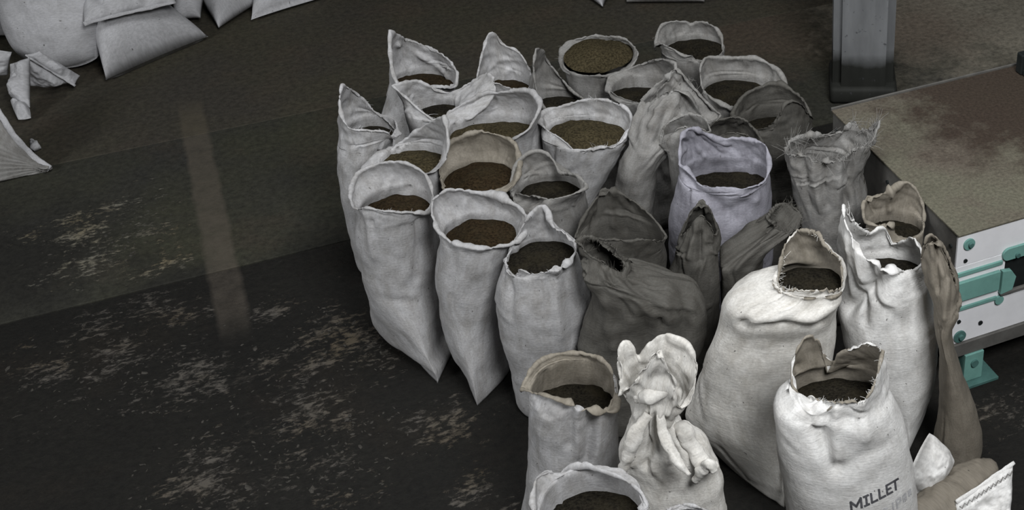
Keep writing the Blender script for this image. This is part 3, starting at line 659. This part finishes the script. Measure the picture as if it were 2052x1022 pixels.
sack('S35', 'white sack with a thick curled rim cut off by the bottom edge of the photo', (1184, 1018, .95), 104,
     [(1074, 1010), (1072, 968), (1084, 950), (1106, 946), (1124, 957), (1142, 945), (1178, 941), (1222, 950), (1260, 966), (1284, 986), (1298, 1018)],
     None, b=.21, mat=WHITE, fill=G_DARK, seed=36, creases=7, curl=-0.5, roll=0.0084, fz=-0.13)
sack('S36', 'white sack rim barely showing at the bottom edge, right of the thick curled rim', (1386, 1078, .93), 60,
     [(1318, 1068), (1324, 1040), (1346, 1018), (1376, 1013), (1404, 1018), (1430, 1040), (1440, 1070)], None, b=.15, mat=WHITE, fill=G_DARK, fz=-.04, seed=37, creases=5)

# ------------------------------------------------------------------ neighbouring sacks press flat against each other
def settle_contacts():
    info = {}
    for k, (root, ob, V, F) in ALL.items():
        P = np.empty(len(ob.data.vertices) * 3); ob.data.vertices.foreach_get('co', P); P = P.reshape(-1, 3) + np.array(root.location); info[k] = P
    keys = list(ALL)
    for it in range(2):
        for i, ka in enumerate(keys):
            for kb in keys[i + 1:]:
                A, B = info[ka], info[kb]
                for z0 in np.arange(0.0, 0.95, 0.08):
                    sa = np.where((A[:, 2] >= z0) & (A[:, 2] < z0 + 0.08))[0]; sb = np.where((B[:, 2] >= z0) & (B[:, 2] < z0 + 0.08))[0]
                    if len(sa) < 8 or len(sb) < 8: continue
                    ca, cb = A[sa, :2].mean(0), B[sb, :2].mean(0); n = cb - ca; d = np.linalg.norm(n)
                    if d > 0.75 or d < 1e-3: continue
                    n /= d
                    pa = (A[sa, :2] - ca) @ n; pb = (cb - B[sb, :2]) @ n; ea, eb = pa.max(), pb.max()
                    gap = ea + eb - d + 0.012
                    if gap <= 0: continue
                    la, lb = ea - gap * 0.5, eb - gap * 0.5
                    wz = 1.0 - float(sstep(0.78, 0.92, z0 + 0.04))
                    ma, mb = np.maximum(pa - la, 0) * wz, np.maximum(pb - lb, 0) * wz
                    A[sa, :2] -= ma[:, None] * n; B[sb, :2] += mb[:, None] * n
    for k, (root, ob, V, F) in ALL.items():
        ob.data.vertices.foreach_set('co', (info[k] - np.array(root.location)).ravel()); ob.data.update()
        ALL[k] = (root, ob, info[k], F)
settle_contacts()

# ------------------------------------------------------------------ lying sacks: pillow builder and cloth ribbon builder
def pillow(label, corners, thick, mat, seed=1, wr=1.0, pinch=0.06, hem=None, ribs=0.0, group=None, up=None, name='filled_sack', under=0.35, cat='sack', pw=0.5, into=None, rnd=0.0):
    c = [PZ(*q) for q in corners]
    n = 56
    s = np.linspace(-1, 1, n); Sg, Tg = np.meshgrid(s, s, indexing='ij')
    S2_, T2_ = Sg * np.sqrt(1 - rnd * Tg ** 2 / 2), Tg * np.sqrt(1 - rnd * Sg ** 2 / 2)
    S2 = S2_ * (1 - pinch * (1 - Tg ** 2) * 1.0); T2 = T2_ * (1 - pinch * (1 - Sg ** 2) * 1.0)
    w4 = [(1 - S2) * (1 - T2) / 4, (1 + S2) * (1 - T2) / 4, (1 + S2) * (1 + T2) / 4, (1 - S2) * (1 + T2) / 4]
    base = sum(w[..., None] * ci for w, ci in zip(w4, c))
    nv = np.cross(c[2] - c[0], c[3] - c[1]); nv /= np.linalg.norm(nv)
    if nv @ (ORG - c[0]) < 0: nv = -nv
    if up is not None: nv = np.array(up, float); nv /= np.linalg.norm(nv)
    prof = (np.clip(1 - np.abs(Sg) ** 2.4, 0, 1) * np.clip(1 - np.abs(Tg) ** 2.4, 0, 1)) ** pw
    nz = 0.02 * wr * fbm(base * 5 + seed, seed) * prof + 0.010 * wr * fbm(base * 14 + seed, seed + 4) * np.minimum(prof, .6)
    top = base + nv * (thick * prof + nz)[..., None]
    if ribs:
        top = top + nv * (ribs * np.sin(Tg * 60 + 4 * Sg) * prof)[..., None]
    bot = base - nv * (thick * under * prof)[..., None]
    top[..., 2] = np.maximum(top[..., 2], 0.006); bot[..., 2] = np.maximum(bot[..., 2], 0.003)
    V = np.vstack([top.reshape(-1, 3), bot.reshape(-1, 3)]); F = []; o = n * n
    lu = np.linalg.norm(c[1] - c[0]); lv = np.linalg.norm(c[3] - c[0])
    uv = np.stack([(Sg + 1) / 2 * lu, (Tg + 1) / 2 * lv], 2).reshape(-1, 2); UV = np.vstack([uv, uv])
    for i in range(n - 1):
        for j in range(n - 1):
            a, b_, c_, d = i * n + j, (i + 1) * n + j, (i + 1) * n + j + 1, i * n + j + 1
            F.append((a, b_, c_, d)); F.append((o + a, o + d, o + c_, o + b_))
    bd = [(i, 0) for i in range(n)] + [(n - 1, j) for j in range(1, n)] + [(i, n - 1) for i in range(n - 2, -1, -1)] + [(0, j) for j in range(n - 2, 0, -1)]
    ids = [i * n + j for i, j in bd]
    for k in range(len(ids)):
        a, b_ = ids[k], ids[(k + 1) % len(ids)]; F.append((b_, a, o + a, o + b_))
    org = V.mean(0); org[2] = 0
    if into is not None: root = into; org = np.array(into.location)
    else: root = empty(name, org); tag(root, label, cat, group)
    ob = mesh_obj('sack_cloth', V - org, F, mat, root, True, UV)
    bm = bmesh.new(); bm.from_mesh(ob.data); bmesh.ops.recalc_face_normals(bm, faces=bm.faces); bm.to_mesh(ob.data); bm.free()
    if hem:
        for (i0, i1, r) in hem:
            ts = np.linspace(0, 1, 30)
            edge = {(0, 1): top[:, 0], (1, 2): top[-1, :], (2, 3): top[::-1, -1], (3, 0): top[0, ::-1]}[(i0, i1)]
            tube('hem', pspline(edge + nv * r * .6, 30), [r] * 30, [r * .55] * 30, mat, root, org, seed=seed, wr=.3)
    return root

def tube(name, path, wa, wb, mat, parent=None, org=None, seed=1, wr=1.0, facing=None, ns=28, cap=True):
    """flattened cloth roll along a path; wa = half width across, wb = half thickness towards the viewer side"""
    path = np.asarray(path, float); k = len(path); wa = np.asarray(wa, float); wb = np.asarray(wb, float)
    tg = np.gradient(path, axis=0); tg /= np.linalg.norm(tg, axis=1, keepdims=True) + 1e-9
    f = np.array(facing if facing is not None else (0.0, -0.8, 0.6)); f = f / np.linalg.norm(f)
    sd = np.cross(tg, f); sd /= np.linalg.norm(sd, axis=1, keepdims=True) + 1e-9; nn = np.cross(sd, tg)
    an = np.linspace(0, 2 * math.pi, ns, endpoint=False)
    G = path[:, None] + sd[:, None] * (np.cos(an)[None, :, None] * wa[:, None, None]) + nn[:, None] * (np.sin(an)[None, :, None] * wb[:, None, None])
    rad = G - path[:, None]; rad /= np.linalg.norm(rad, axis=2, keepdims=True) + 1e-9
    G = G + rad * (wr * (0.012 * fbm(G * 12 + seed, seed) + 0.007 * fbm(G * 30 + seed, seed + 2)))[..., None]
    G[..., 2] = np.maximum(G[..., 2], 0.004)
    V = G.reshape(-1, 3); F = []
    for i in range(k - 1):
        for j in range(ns): F.append((i * ns + j, i * ns + (j + 1) % ns, (i + 1) * ns + (j + 1) % ns, (i + 1) * ns + j))
    F.append(tuple(range(ns))[::-1]); F.append(tuple((k - 1) * ns + j for j in range(ns)))
    L = np.r_[0, np.cumsum(np.linalg.norm(np.diff(path, axis=0), axis=1))]
    UV = np.stack([np.broadcast_to(an / 6.28 * 0.3, (k, ns)), np.broadcast_to(L[:, None], (k, ns))], 2).reshape(-1, 2)
    if org is None: org = np.zeros(3)
    ob = mesh_obj(name, V - org, F, mat, parent, True, UV)
    bm = bmesh.new(); bm.from_mesh(ob.data); bmesh.ops.recalc_face_normals(bm, faces=bm.faces); bm.to_mesh(ob.data); bm.free()
    return ob

FG = 'filled sacks piled at the far left'
pillow('big smooth grey sack standing at the left of the far pile', [(28, 132, .03), (218, 140, .03), (196, -90, .8), (-8, -90, .8)], .25, FAR, 41, .5, .0, group=FG, rnd=.75, pw=.4, under=.5)
pillow('grey sack at the far left edge behind the big smooth sack', [(-90, 80, .08), (30, 72, .08), (30, -90, .7), (-90, -90, .7)], .15, FAR, 42, .6, .05, group=FG)
pillow('plump pillow-shaped grey sack with a pointed right corner at the front of the far pile', [(212, 160, .03), (417, 73, .03), (330, 8, .18), (186, 62, .24)], .33, FAR, 43, .5, .05, group=FG, up=(0, -.35, 1), pw=.42)
pillow('wrinkled grey sack lying on top of the pillow-shaped sack in the far pile', [(168, 50, .46), (352, 6, .42), (370, -80, .5), (150, -80, .6)], .14, FAR, 44, 3.4, .03, group=FG, hem=[(0, 1, .014)])
pillow('grey sack end showing between the pillow-shaped sack and its right neighbour', [(352, 42, .06), (402, 36, .05), (420, -70, .35), (335, -70, .35)], .13, FAR, 45, .5, .04, group=FG)
pillow('light grey sack with one corner pointing down at the top of the far pile', [(388, -20, .14), (438, 56, .03), (520, 4, .05), (480, -90, .3)], .17, FAR, 46, .5, .04, group=FG, up=(0, -.4, 1))
pillow('pale grey sack with a straight slanting lower edge, rightmost of the far pile', [(503, 40, .03), (650, -6, .03), (610, -90, .25), (520, -90, .3)], .18, FAR, 47, .6, .04, group=FG, up=(0, -.4, 1))
pillow('grey sack whose corner tip just enters at the top middle of the photo', [(1208, 14, .03), (1240, -40, .04), (1170, -110, .2), (1120, -50, .1)], .15, FAR, 48, .5, .04, group='sacks beyond the top edge', up=(0, -.4, 1))
pillow('dark grey sack whose lower edge just shows at the top, right of the corner tip', [(1255, 4, .03), (1412, 3, .03), (1420, -100, .3), (1250, -100, .3)], .14, MIDG, 49, .5, .0, group='sacks beyond the top edge')

# limp empty sack thrown down at the left
r = empty('empty_sack', PZ(60, 215)); tag(r, 'limp crumpled empty sack lying below the big smooth grey sack', 'sack'); ro = np.array(r.location)
pillow('', [(50, 110, .34), (78, 102, .36), (161, 152, .07), (150, 172, .05)], .03, FAR, 61, 1.6, .03, into=r, hem=[(3, 0, .010)])
pillow('', [(55, 118, .32), (140, 166, .06), (105, 172, .05), (60, 172, .10)], .04, FAR, 64, 2.4, .03, into=r)
pillow('', [(18, 126, .30), (62, 110, .35), (62, 222, .06), (20, 196, .10)], .06, FAR, 62, 3.0, .10, into=r, rnd=.3)
pillow('', [(18, 200, .10), (58, 205, .08), (64, 238, .03), (36, 242, .03)], .05, FAR, 65, 2.4, .05, into=r, rnd=.4)
pillow('', [(-40, 92, .34), (24, 104, .30), (16, 150, .12), (-40, 160, .1)], .04, FAR, 63, 2.2, .05, into=r)

# ribbed woven piece with a thick hem
r = empty('woven_mat', PZ(30, 345)); tag(r, 'grey ribbed woven mat corner with a thick pale hem at the left edge', 'mat'); ro = np.array(r.location)
e1 = pspline([PZ(-70, 130, .62), PZ(0, 226, .42), PZ(30, 272, .28), PZ(62, 308, .13), PZ(85, 328, .05), PZ(103, 339, .02)], 60)
e2 = pspline([PZ(-150, 385, .03), PZ(-40, 372, .015), PZ(0, 364, .012), PZ(50, 352, .012), PZ(103, 340, .012)], 60)
V = []; F = []; UV = []
for i in range(60):
    for j in range(60):
        t = j / 59.; p = e1[i] * (1 - t) + e2[i] * t
        p = p + np.array((0, -.5, .6)) * (.05 * math.sin(math.pi * t)) + np.array((0, -.3, .5)) * (0.006 * math.sin(t * 70 + i * .25) + .002 * math.sin(i * 2.2))
        p[2] = max(p[2], .006); V.append(p - ro); UV.append((i / 40., j / 60.))
for i in range(59):
    for j in range(59): F.append((i * 60 + j, i * 60 + j + 1, (i + 1) * 60 + j + 1, (i + 1) * 60 + j))
mo = mesh_obj('ribbed_weave', V, F, MIDG, r, True, UV); md = mo.modifiers.new('thickness', 'SOLIDIFY'); md.thickness = .012
tube('hem', e1 + np.array((0, -.01, .012)), [.022] * 60, [.012] * 60, FAR, r, ro, 66, .3)
r = empty('cloth_scrap', PZ(70, 292)); tag(r, 'small pale cloth scrap on the floor beside the ribbed woven mat', 'scrap'); ro = np.array(r.location)
tube('scrap_cloth', pspline([PZ(63, 281, .02), PZ(68, 290, .035), PZ(75, 299, .02)], 14), [.015, .02, .025, .03, .03, .03, .03, .03, .03, .03, .028, .025, .02, .012], [.015] * 14, FAR, r, ro, 67, 1)

# lower right: lying sacks beside the printed one
pillow('white creased sack end squeezed between the printed sack and the tan sack', [(1814, 962, .18), (1862, 860, .34), (1918, 925, .20), (1850, 1004, .12)], .15, BRIGHT, 51, 3.2, .0, rnd=.35, name='sack_end')
r = empty('limp_sack', PZ(1910, 985)); tag(r, 'long brown-grey limp sack lying behind the white hemmed sack corner', 'sack'); ro = np.array(r.location)
P = pspline([PZ(1822, 1078, .14), PZ(1862, 1046, .15), PZ(1915, 1004, .15), PZ(1958, 968, .14), PZ(1990, 948, .08)], 44)
tube('sack_cloth', P, np.interp(np.linspace(0, 1, 44), [0, .15, .6, .9, 1], [.10, .135, .13, .10, .05]), np.interp(np.linspace(0, 1, 44), [0, .3, .9, 1], [.09, .12, .08, .03]), TAN, r, ro, 52, 1.0, ns=48)
pillow('bright white sack corner with a stitched hem at the bottom right of the photo', [(1915, 1006, .26), (2031, 926, .30), (2020, 1090, .05), (1890, 1100, .05)], .06, BRIGHT, 53, 2.6, .02, hem=[(0, 1, .011)], name='hemmed_sack')

hs = [o_ for o_ in COL.objects if o_.name.startswith('hemmed_sack')][0]; ho = np.array(hs.location)
ea, eb = PZ(1922, 1012, .275), PZ(2027, 941, .315); zz_ = []
for k in range(23):
    q_ = ea + (eb - ea) * k / 22.; zz_.append(q_ + np.array((0, -.02, .012)) + np.array((0, -.6, -.8)) * (.016 if k % 2 else 0.0))
tube('stitching', np.array(zz_), [.0035] * 23, [.003] * 23, MIDG, hs, ho, 77, 0.0, ns=6)
# knotted sack: twisted strips of its neck
kr, kc, kv, kf = ALL['S34']; ko = np.array(kr.location)
kY = PZ(1312, 838, .98)[1]
def strip(pts, wa, wb, seed, mat=CREAM):
    P = pspline([PD(x, y, kY + d) for x, y, d in pts], 30); n = len(wa)
    tube('twisted_strip', P, np.interp(np.linspace(0, 1, 30), np.linspace(0, 1, n), wa), np.interp(np.linspace(0, 1, 30), np.linspace(0, 1, n), wb), mat, kr, ko, seed, .6)
strip([(1275, 800, -.06), (1305, 792, -.10), (1345, 776, -.07)], [.02, .032, .02], [.02, .028, .02], 71)
strip([(1322, 830, -.10), (1334, 875, -.15), (1352, 915, -.20), (1382, 952, -.24)], [.018, .028, .024, .012], [.014, .02, .02, .01], 72)
strip([(1300, 830, -.10), (1275, 868, -.14), (1258, 915, -.15), (1246, 945, -.14)], [.018, .034, .03, .012], [.014, .02, .02, .01], 73)
strip([(1345, 868, -.02), (1368, 862, -.05), (1392, 900, -.08), (1415, 935, -.12), (1440, 930, -.12)], [.02, .035, .034, .04, .015], [.015, .025, .025, .03, .012], 74)
strip([(1395, 962, -.14), (1418, 930, -.17), (1432, 945, -.18)], [.012, .026, .016], [.012, .02, .012], 75)

# ------------------------------------------------------------------ print on the sack
INK = plain('faded_black_ink', (0.055, 0.055, 0.06), .8, -1.2, 60, 0)
INK2 = plain('rubbed_grey_ink', (0.36, 0.36, 0.365), .8, -.6, 60, 0)
GL = {'M': [(0, 0, 0, 1), (0, 1, .5, .35), (.5, .35, 1, 1), (1, 1, 1, 0)], 'I': [(.5, 0, .5, 1), (.1, 0, .9, 0), (.1, 1, .9, 1)],
      'L': [(.05, 1, .05, 0), (.05, 0, .95, 0)], 'E': [(.05, 0, .05, 1), (.05, 1, .95, 1), (.05, .5, .75, .5), (.05, 0, .95, 0)],
      'T': [(.5, 0, .5, 1), (0, 1, 1, 1)], 'C': [(.9, .85, .4, 1), (.4, 1, .05, .6), (.05, .6, .1, .2), (.1, .2, .5, 0)],
      'P': [(.05, 0, .05, 1), (.05, 1, .8, .9), (.8, .9, .8, .5), (.8, .5, .05, .45)], 'l': [(.5, 0, .5, 1)], 'o': [(.2, .1, .2, .8), (.2, .8, .8, .8), (.8, .8, .7, .1)]}
def print_on(sid, items, mat, name):
    root, ob, V, F = ALL[sid]
    tree = BVHTree.FromPolygons([Vector(v) for v in V], F); tv = []; tf = []; org = np.array(root.location)
    for ch, x0, wd, hgt, fbase, wgt in items:
        for (a, b_, c_, d) in GL[ch]:
            nseg = 6; p = np.array((a, b_)); q = np.array((c_, d))
            pix = []
            for k in range(nseg + 1):
                g = p + (q - p) * k / nseg
                X = x0 + g[0] * wd; Yb = fbase(X); pix.append(np.array((X - 2.2 * g[1], Yb - g[1] * hgt)))
            dr = pix[-1] - pix[0]; dr /= np.linalg.norm(dr) + 1e-9; sd = np.array((-dr[1], dr[0])) * wgt / 2
            b0 = len(tv); ok = True; loc = []
            for k, P_ in enumerate(pix):
                ext = dr * (wgt * .35) * (-1 if k == 0 else 1 if k == nseg else 0)
                for sg in (-1, 0, 1):
                    pp = P_ + ext + sd * sg; dd = Vector(ray(*pp)).normalized()
                    hit, nm, idx, dist = tree.ray_cast(Vector(ORG), dd)
                    if hit is None: ok = False; break
                    loc.append(np.array(hit - dd * 0.0022) - org)
                if not ok: break
            if not ok: continue
            tv += loc
            for k in range(nseg):
                for i in range(2): tf.append((b0 + k * 3 + i, b0 + k * 3 + i + 1, b0 + (k + 1) * 3 + i + 1, b0 + (k + 1) * 3 + i))
    o = mesh_obj(name, tv, tf, mat, root, False)
    return o
base1 = lambda x: 1026 - (x - 1706) * .40 - (x - 1706) ** 2 * .0011
o = print_on('S32', [('M', 1707, 20, 19, base1, 4.6), ('I', 1732, 11, 18, base1, 4.4), ('L', 1747, 12, 18, base1, 4.4), ('L', 1763, 12, 18, base1, 4.4), ('E', 1778, 11, 18, base1, 4.2), ('T', 1789, 13, 18, base1, 4.2)], INK, 'printed_word')
o['label'] = 'black stencilled word MILLET'
base2 = lambda x: 1041 - (x - 1768) * .62 - (x - 1768) ** 2 * .004
o = print_on('S32', [('C', 1770, 11, 17, base2, 3.4), ('l', 1787, 8, 17, base2, 3.2), ('P', 1798, 10, 16, base2, 3.6), ('o', 1810, 8, 15, base2, 4.0), ('o', 1821, 6, 14, base2, 3.4)], INK2, 'printed_lines')
o['label'] = 'rubbed grey second line of print'

# ------------------------------------------------------------------ the machine table at the right
MZ = 1.0
A0 = PZ(1920, 470, MZ); MA = math.radians(25.8)
mx_, my_ = np.array((math.cos(MA), math.sin(MA))), np.array((-math.sin(MA), math.cos(MA)))
mach = empty('machine_table', (A0[0], A0[1], 0)); mach.rotation_euler = (0, 0, MA)
tag(mach, 'white and green metal machine with a rusty olive table top at the right edge', 'machine')
def FP(px, py, yl=0.0):
    """photo point -> (along, up) on the machine's front face"""
    d = ray(px, py); o = ORG - np.array((A0[0], A0[1], 0))
    t = (yl - (o[0] * my_[0] + o[1] * my_[1])) / (d[0] * my_[0] + d[1] * my_[1]); p = o + d * t
    return p[0] * mx_[0] + p[1] * mx_[1], p[2]
MW = plain('white_machine_paint', (0.80, 0.80, 0.82), .45, .1, 6, .05)
TEAL = plain('green_machine_paint', (0.17, 0.35, 0.31), .45, .2, 10, .06)
TEALD = plain('dark_green_machine_paint', (0.075, 0.165, 0.15), .5, .3, 10, .06)
STEEL = plain('grimy_grey_steel', (0.15, 0.145, 0.135), .55, .4, 8, .1, .2)
BLK = plain('black_bolt_steel', (0.015, 0.018, 0.018), .5, .3, 20, .1)
m, t, bb = nt('rusty_olive_table'); oc = N(t, 'ShaderNodeTexCoord').outputs['Object']
c = mix(t, ramp(t, noise(t, oc, 1.5, 5, .6, .4), [(.42, 0), (.62, 1)]), (0.122, 0.116, 0.086), (0.108, 0.092, 0.073))
dg = N(t, 'ShaderNodeVectorMath', operation='DISTANCE'); _q = PZ(2030, 190, MZ) - A0; dg.inputs[1].default_value = (_q[0] * mx_[0] + _q[1] * mx_[1], _q[0] * my_[0] + _q[1] * my_[1], 1.0); t.links.new(oc, dg.inputs[0])
rf = math_(t, 'ADD', math_(t, 'SUBTRACT', 1.0, math_(t, 'DIVIDE', dg.outputs['Value'], 0.95)), math_(t, 'MULTIPLY', math_(t, 'SUBTRACT', noise(t, oc, 5, 6, .7), .5), 1.5))
c = mix(t, ramp(t, rf, [(.08, 0), (.5, .92)]), c, (0.04, 0.028, 0.021))
c = mix(t, 1.0, c, ramp(t, noise(t, oc, 55, 4, .75), [(.3, .6), (.7, 1.35)]), 'MULTIPLY')
t.links.new(c, bb.inputs['Base Color']); bb.inputs['Roughness'].default_value = .65; bump(t, bb, noise(t, oc, 40, 4, .7), .2, .01)
TOPM = m
DEP = 1.36
def mbox(name, lo, hi, mat, parent=None, bev=.003):
    bm = bmesh.new(); box_bm(bm, lo, hi, None, bev); return bm_obj(name, bm, mat, parent or mach)
def prism(name, pts, y0, y1, mat, parent=None):
    """flat plate on the front face: outline (along, up), from depth y0 to y1"""
    n = len(pts); V = [(p[0], y0, p[1]) for p in pts] + [(p[0], y1, p[1]) for p in pts]
    F = [tuple(range(n)), tuple(range(2 * n - 1, n - 1, -1))] + [(i, i + n, (i + 1) % n + n, (i + 1) % n) for i in range(n)]
    ob = mesh_obj(name, V, F, mat, parent or mach, False)
    bm = bmesh.new(); bm.from_mesh(ob.data); bmesh.ops.recalc_face_normals(bm, faces=bm.faces); bm.to_mesh(ob.data); bm.free(); return ob
def disc(name, cx_, cz_, r, y0, y1, mat, parent=None, n=20):
    return prism(name, [(cx_ + r * math.cos(i * 2 * math.pi / n), cz_ + r * math.sin(i * 2 * math.pi / n)) for i in range(n)], y0, y1, mat, parent)
zb = FP(1906, 690)[1]; zl = FP(1902, 716)[1]
mbox('table_top', (-.004, -.012, MZ - .012), (3.2, DEP, MZ), TOPM)
mbox('side_panel', (0.0, .004, zl), (.03, DEP - .01, MZ - .014), STEEL)
mbox('housing', (0.034, .02, zl + .01), (3.2, DEP - .02, MZ - .014), STEEL)
# front panel: white plate with a long dark slot
sx0, sz1 = FP(2012, 508); _, sz0 = FP(2012, 592)
hole_top = FP(2030, 505)[1]; 
mbox('front_panel', (0.0, -.006, sz1 + .005), (3.2, .018, MZ - .014), MW)
mbox('front_panel', (0.0, -.006, zb), (3.2, .018, sz0), MW)
mbox('front_panel', (0.0, -.006, sz0 + .0005), (sx0 + .01, .018, sz1 + .0045), MW)
mbox('slot_lining', (sx0 + .012, .012, sz0 + .001), (3.2, .0195, sz1 + .0045), BLK)
mbox('bottom_rail', (-.002, -.02, zl), (3.2, .016, zb - .002), STEEL)
def band(name, l0, l1, r0, mat, th=.012):
    (a, z1), (_, z0) = FP(*l0), FP(*l1); e = FP(*r0)[0]; return mbox(name, (0.002, -.006 - th, z0), (e, -.005, z1), mat, None, .002)
band('stripe_rail', (1921, 545), (1921, 552), (2007, 515), TEAL)
band('stripe_rail', (1920, 563.5), (1915, 601), (2001, 535), TEAL, .02)
band('stripe_rail', (1914, 616), (1914, 622), (1995, 588), TEAL)
x0_, z0_ = FP(2007, 514); x1_, z1_ = FP(2007, 552)
# rounded hanger plate over the slot, with bolt
c0 = FP(2018, 506); rr = .036
pts = [(c0[0] + rr * math.cos(a), c0[1] + rr * math.sin(a)) for a in np.linspace(math.pi * 1.42, math.pi * .5, 12)] + [(3.2, c0[1] + rr), (3.2, c0[1] - rr * 1.0)]
hp = prism('hanger_plate', pts, -.022, -.007, TEAL); bc = FP(2034, 506); disc('bolt', bc[0], bc[1], .013, -.034, -.022, TEALD, hp)
q0, q1 = FP(2003, 538), FP(2001, 582)
cap = prism('end_cap', [(q0[0], q0[1]), (q0[0] + .055, q0[1] - .01), (q0[0] + .085, q0[1] - .055), (q0[0] + .07, q1[1] + .01), (q0[0], q1[1])], -.034, -.007, TEAL)
tb = FP(1999, 598); disc('lower_tab', tb[0], tb[1], .026, -.02, -.007, TEAL)
ra, rb2 = FP(2000, 584), FP(2040, 566)
mbox('slide_rod', (ra[0], -.03, ra[1] - .012), (3.0, -.01, ra[1] + .006), STEEL)
for (px, py, r1, mt) in ((1940, 487, .032, TEAL), (1921, 672, .036, TEALD)):
    q = FP(px, py); wo = disc('washer', q[0], q[1], r1, -.016, -.006, mt); disc('bolt', q[0] + .004, q[1], r1 * .42, -.03, -.016, TEALD, wo)
for (px, py, r1) in ((1933, 521, .011), (1920, 643, .011), (1963, 645, .013)):
    q = FP(px, py); disc('rivet', q[0], q[1], r1, -.012, -.006, BLK)
# side rivets
for (yy, zz) in ((.05, MZ - .10), (.7, MZ - .10), (1.3, MZ - .10)):
    bm = bmesh.new(); bmesh.ops.create_cone(bm, cap_ends=True, segments=12, radius1=.012, radius2=.01, depth=.01, matrix=Matrix.Translation((-.004, yy, zz)) @ Matrix.Rotation(math.pi / 2, 4, 'Y')); bm_obj('rivet', bm, BLK, mach)
# feet
for xx in (FP(1928, 720)[0], 1.6):
    zt = zl - .002
    ft = mbox('foot_bracket', (xx, -.03, .022), (xx + .115, -.006, zt), TEAL)
    bz = FP(1946, 720)[1]; disc('bolt', xx + .058, max(bz, .07), .022, -.042, -.03, TEALD, ft)
    mbox('foot_plate', (xx - .05, -.07, 0.0), (xx + .2, .12, .02), TEALD)
    mbox('leg', (xx, -.004, .022), (xx + .12, .1, zt), TEALD)
mbox('leg', (0.02, 1.15, 0), (.14, 1.27, zl), TEALD); mbox('leg', (1.6, 1.15, 0), (1.72, 1.27, zl), TEALD)
mbox('back_lip', (-.004, DEP, MZ - .012), (3.2, DEP + .012, MZ + .012), STEEL)
# dark clamp standing on the table's back edge
q = PZ(2048, 146, MZ); cl = empty('clamp', (q[0], q[1], MZ + .002)); cl.rotation_euler = (0, 0, MA)
tag(cl, 'dark clamp standing on the back edge of the machine table', 'clamp')
mbox('clamp_body', (-.03, -.03, 0.001), (.05, .03, .13), BLK, cl, .008); mbox('clamp_jaw', (-.02, -.09, .001), (.04, -.03, .04), BLK, cl, .006)
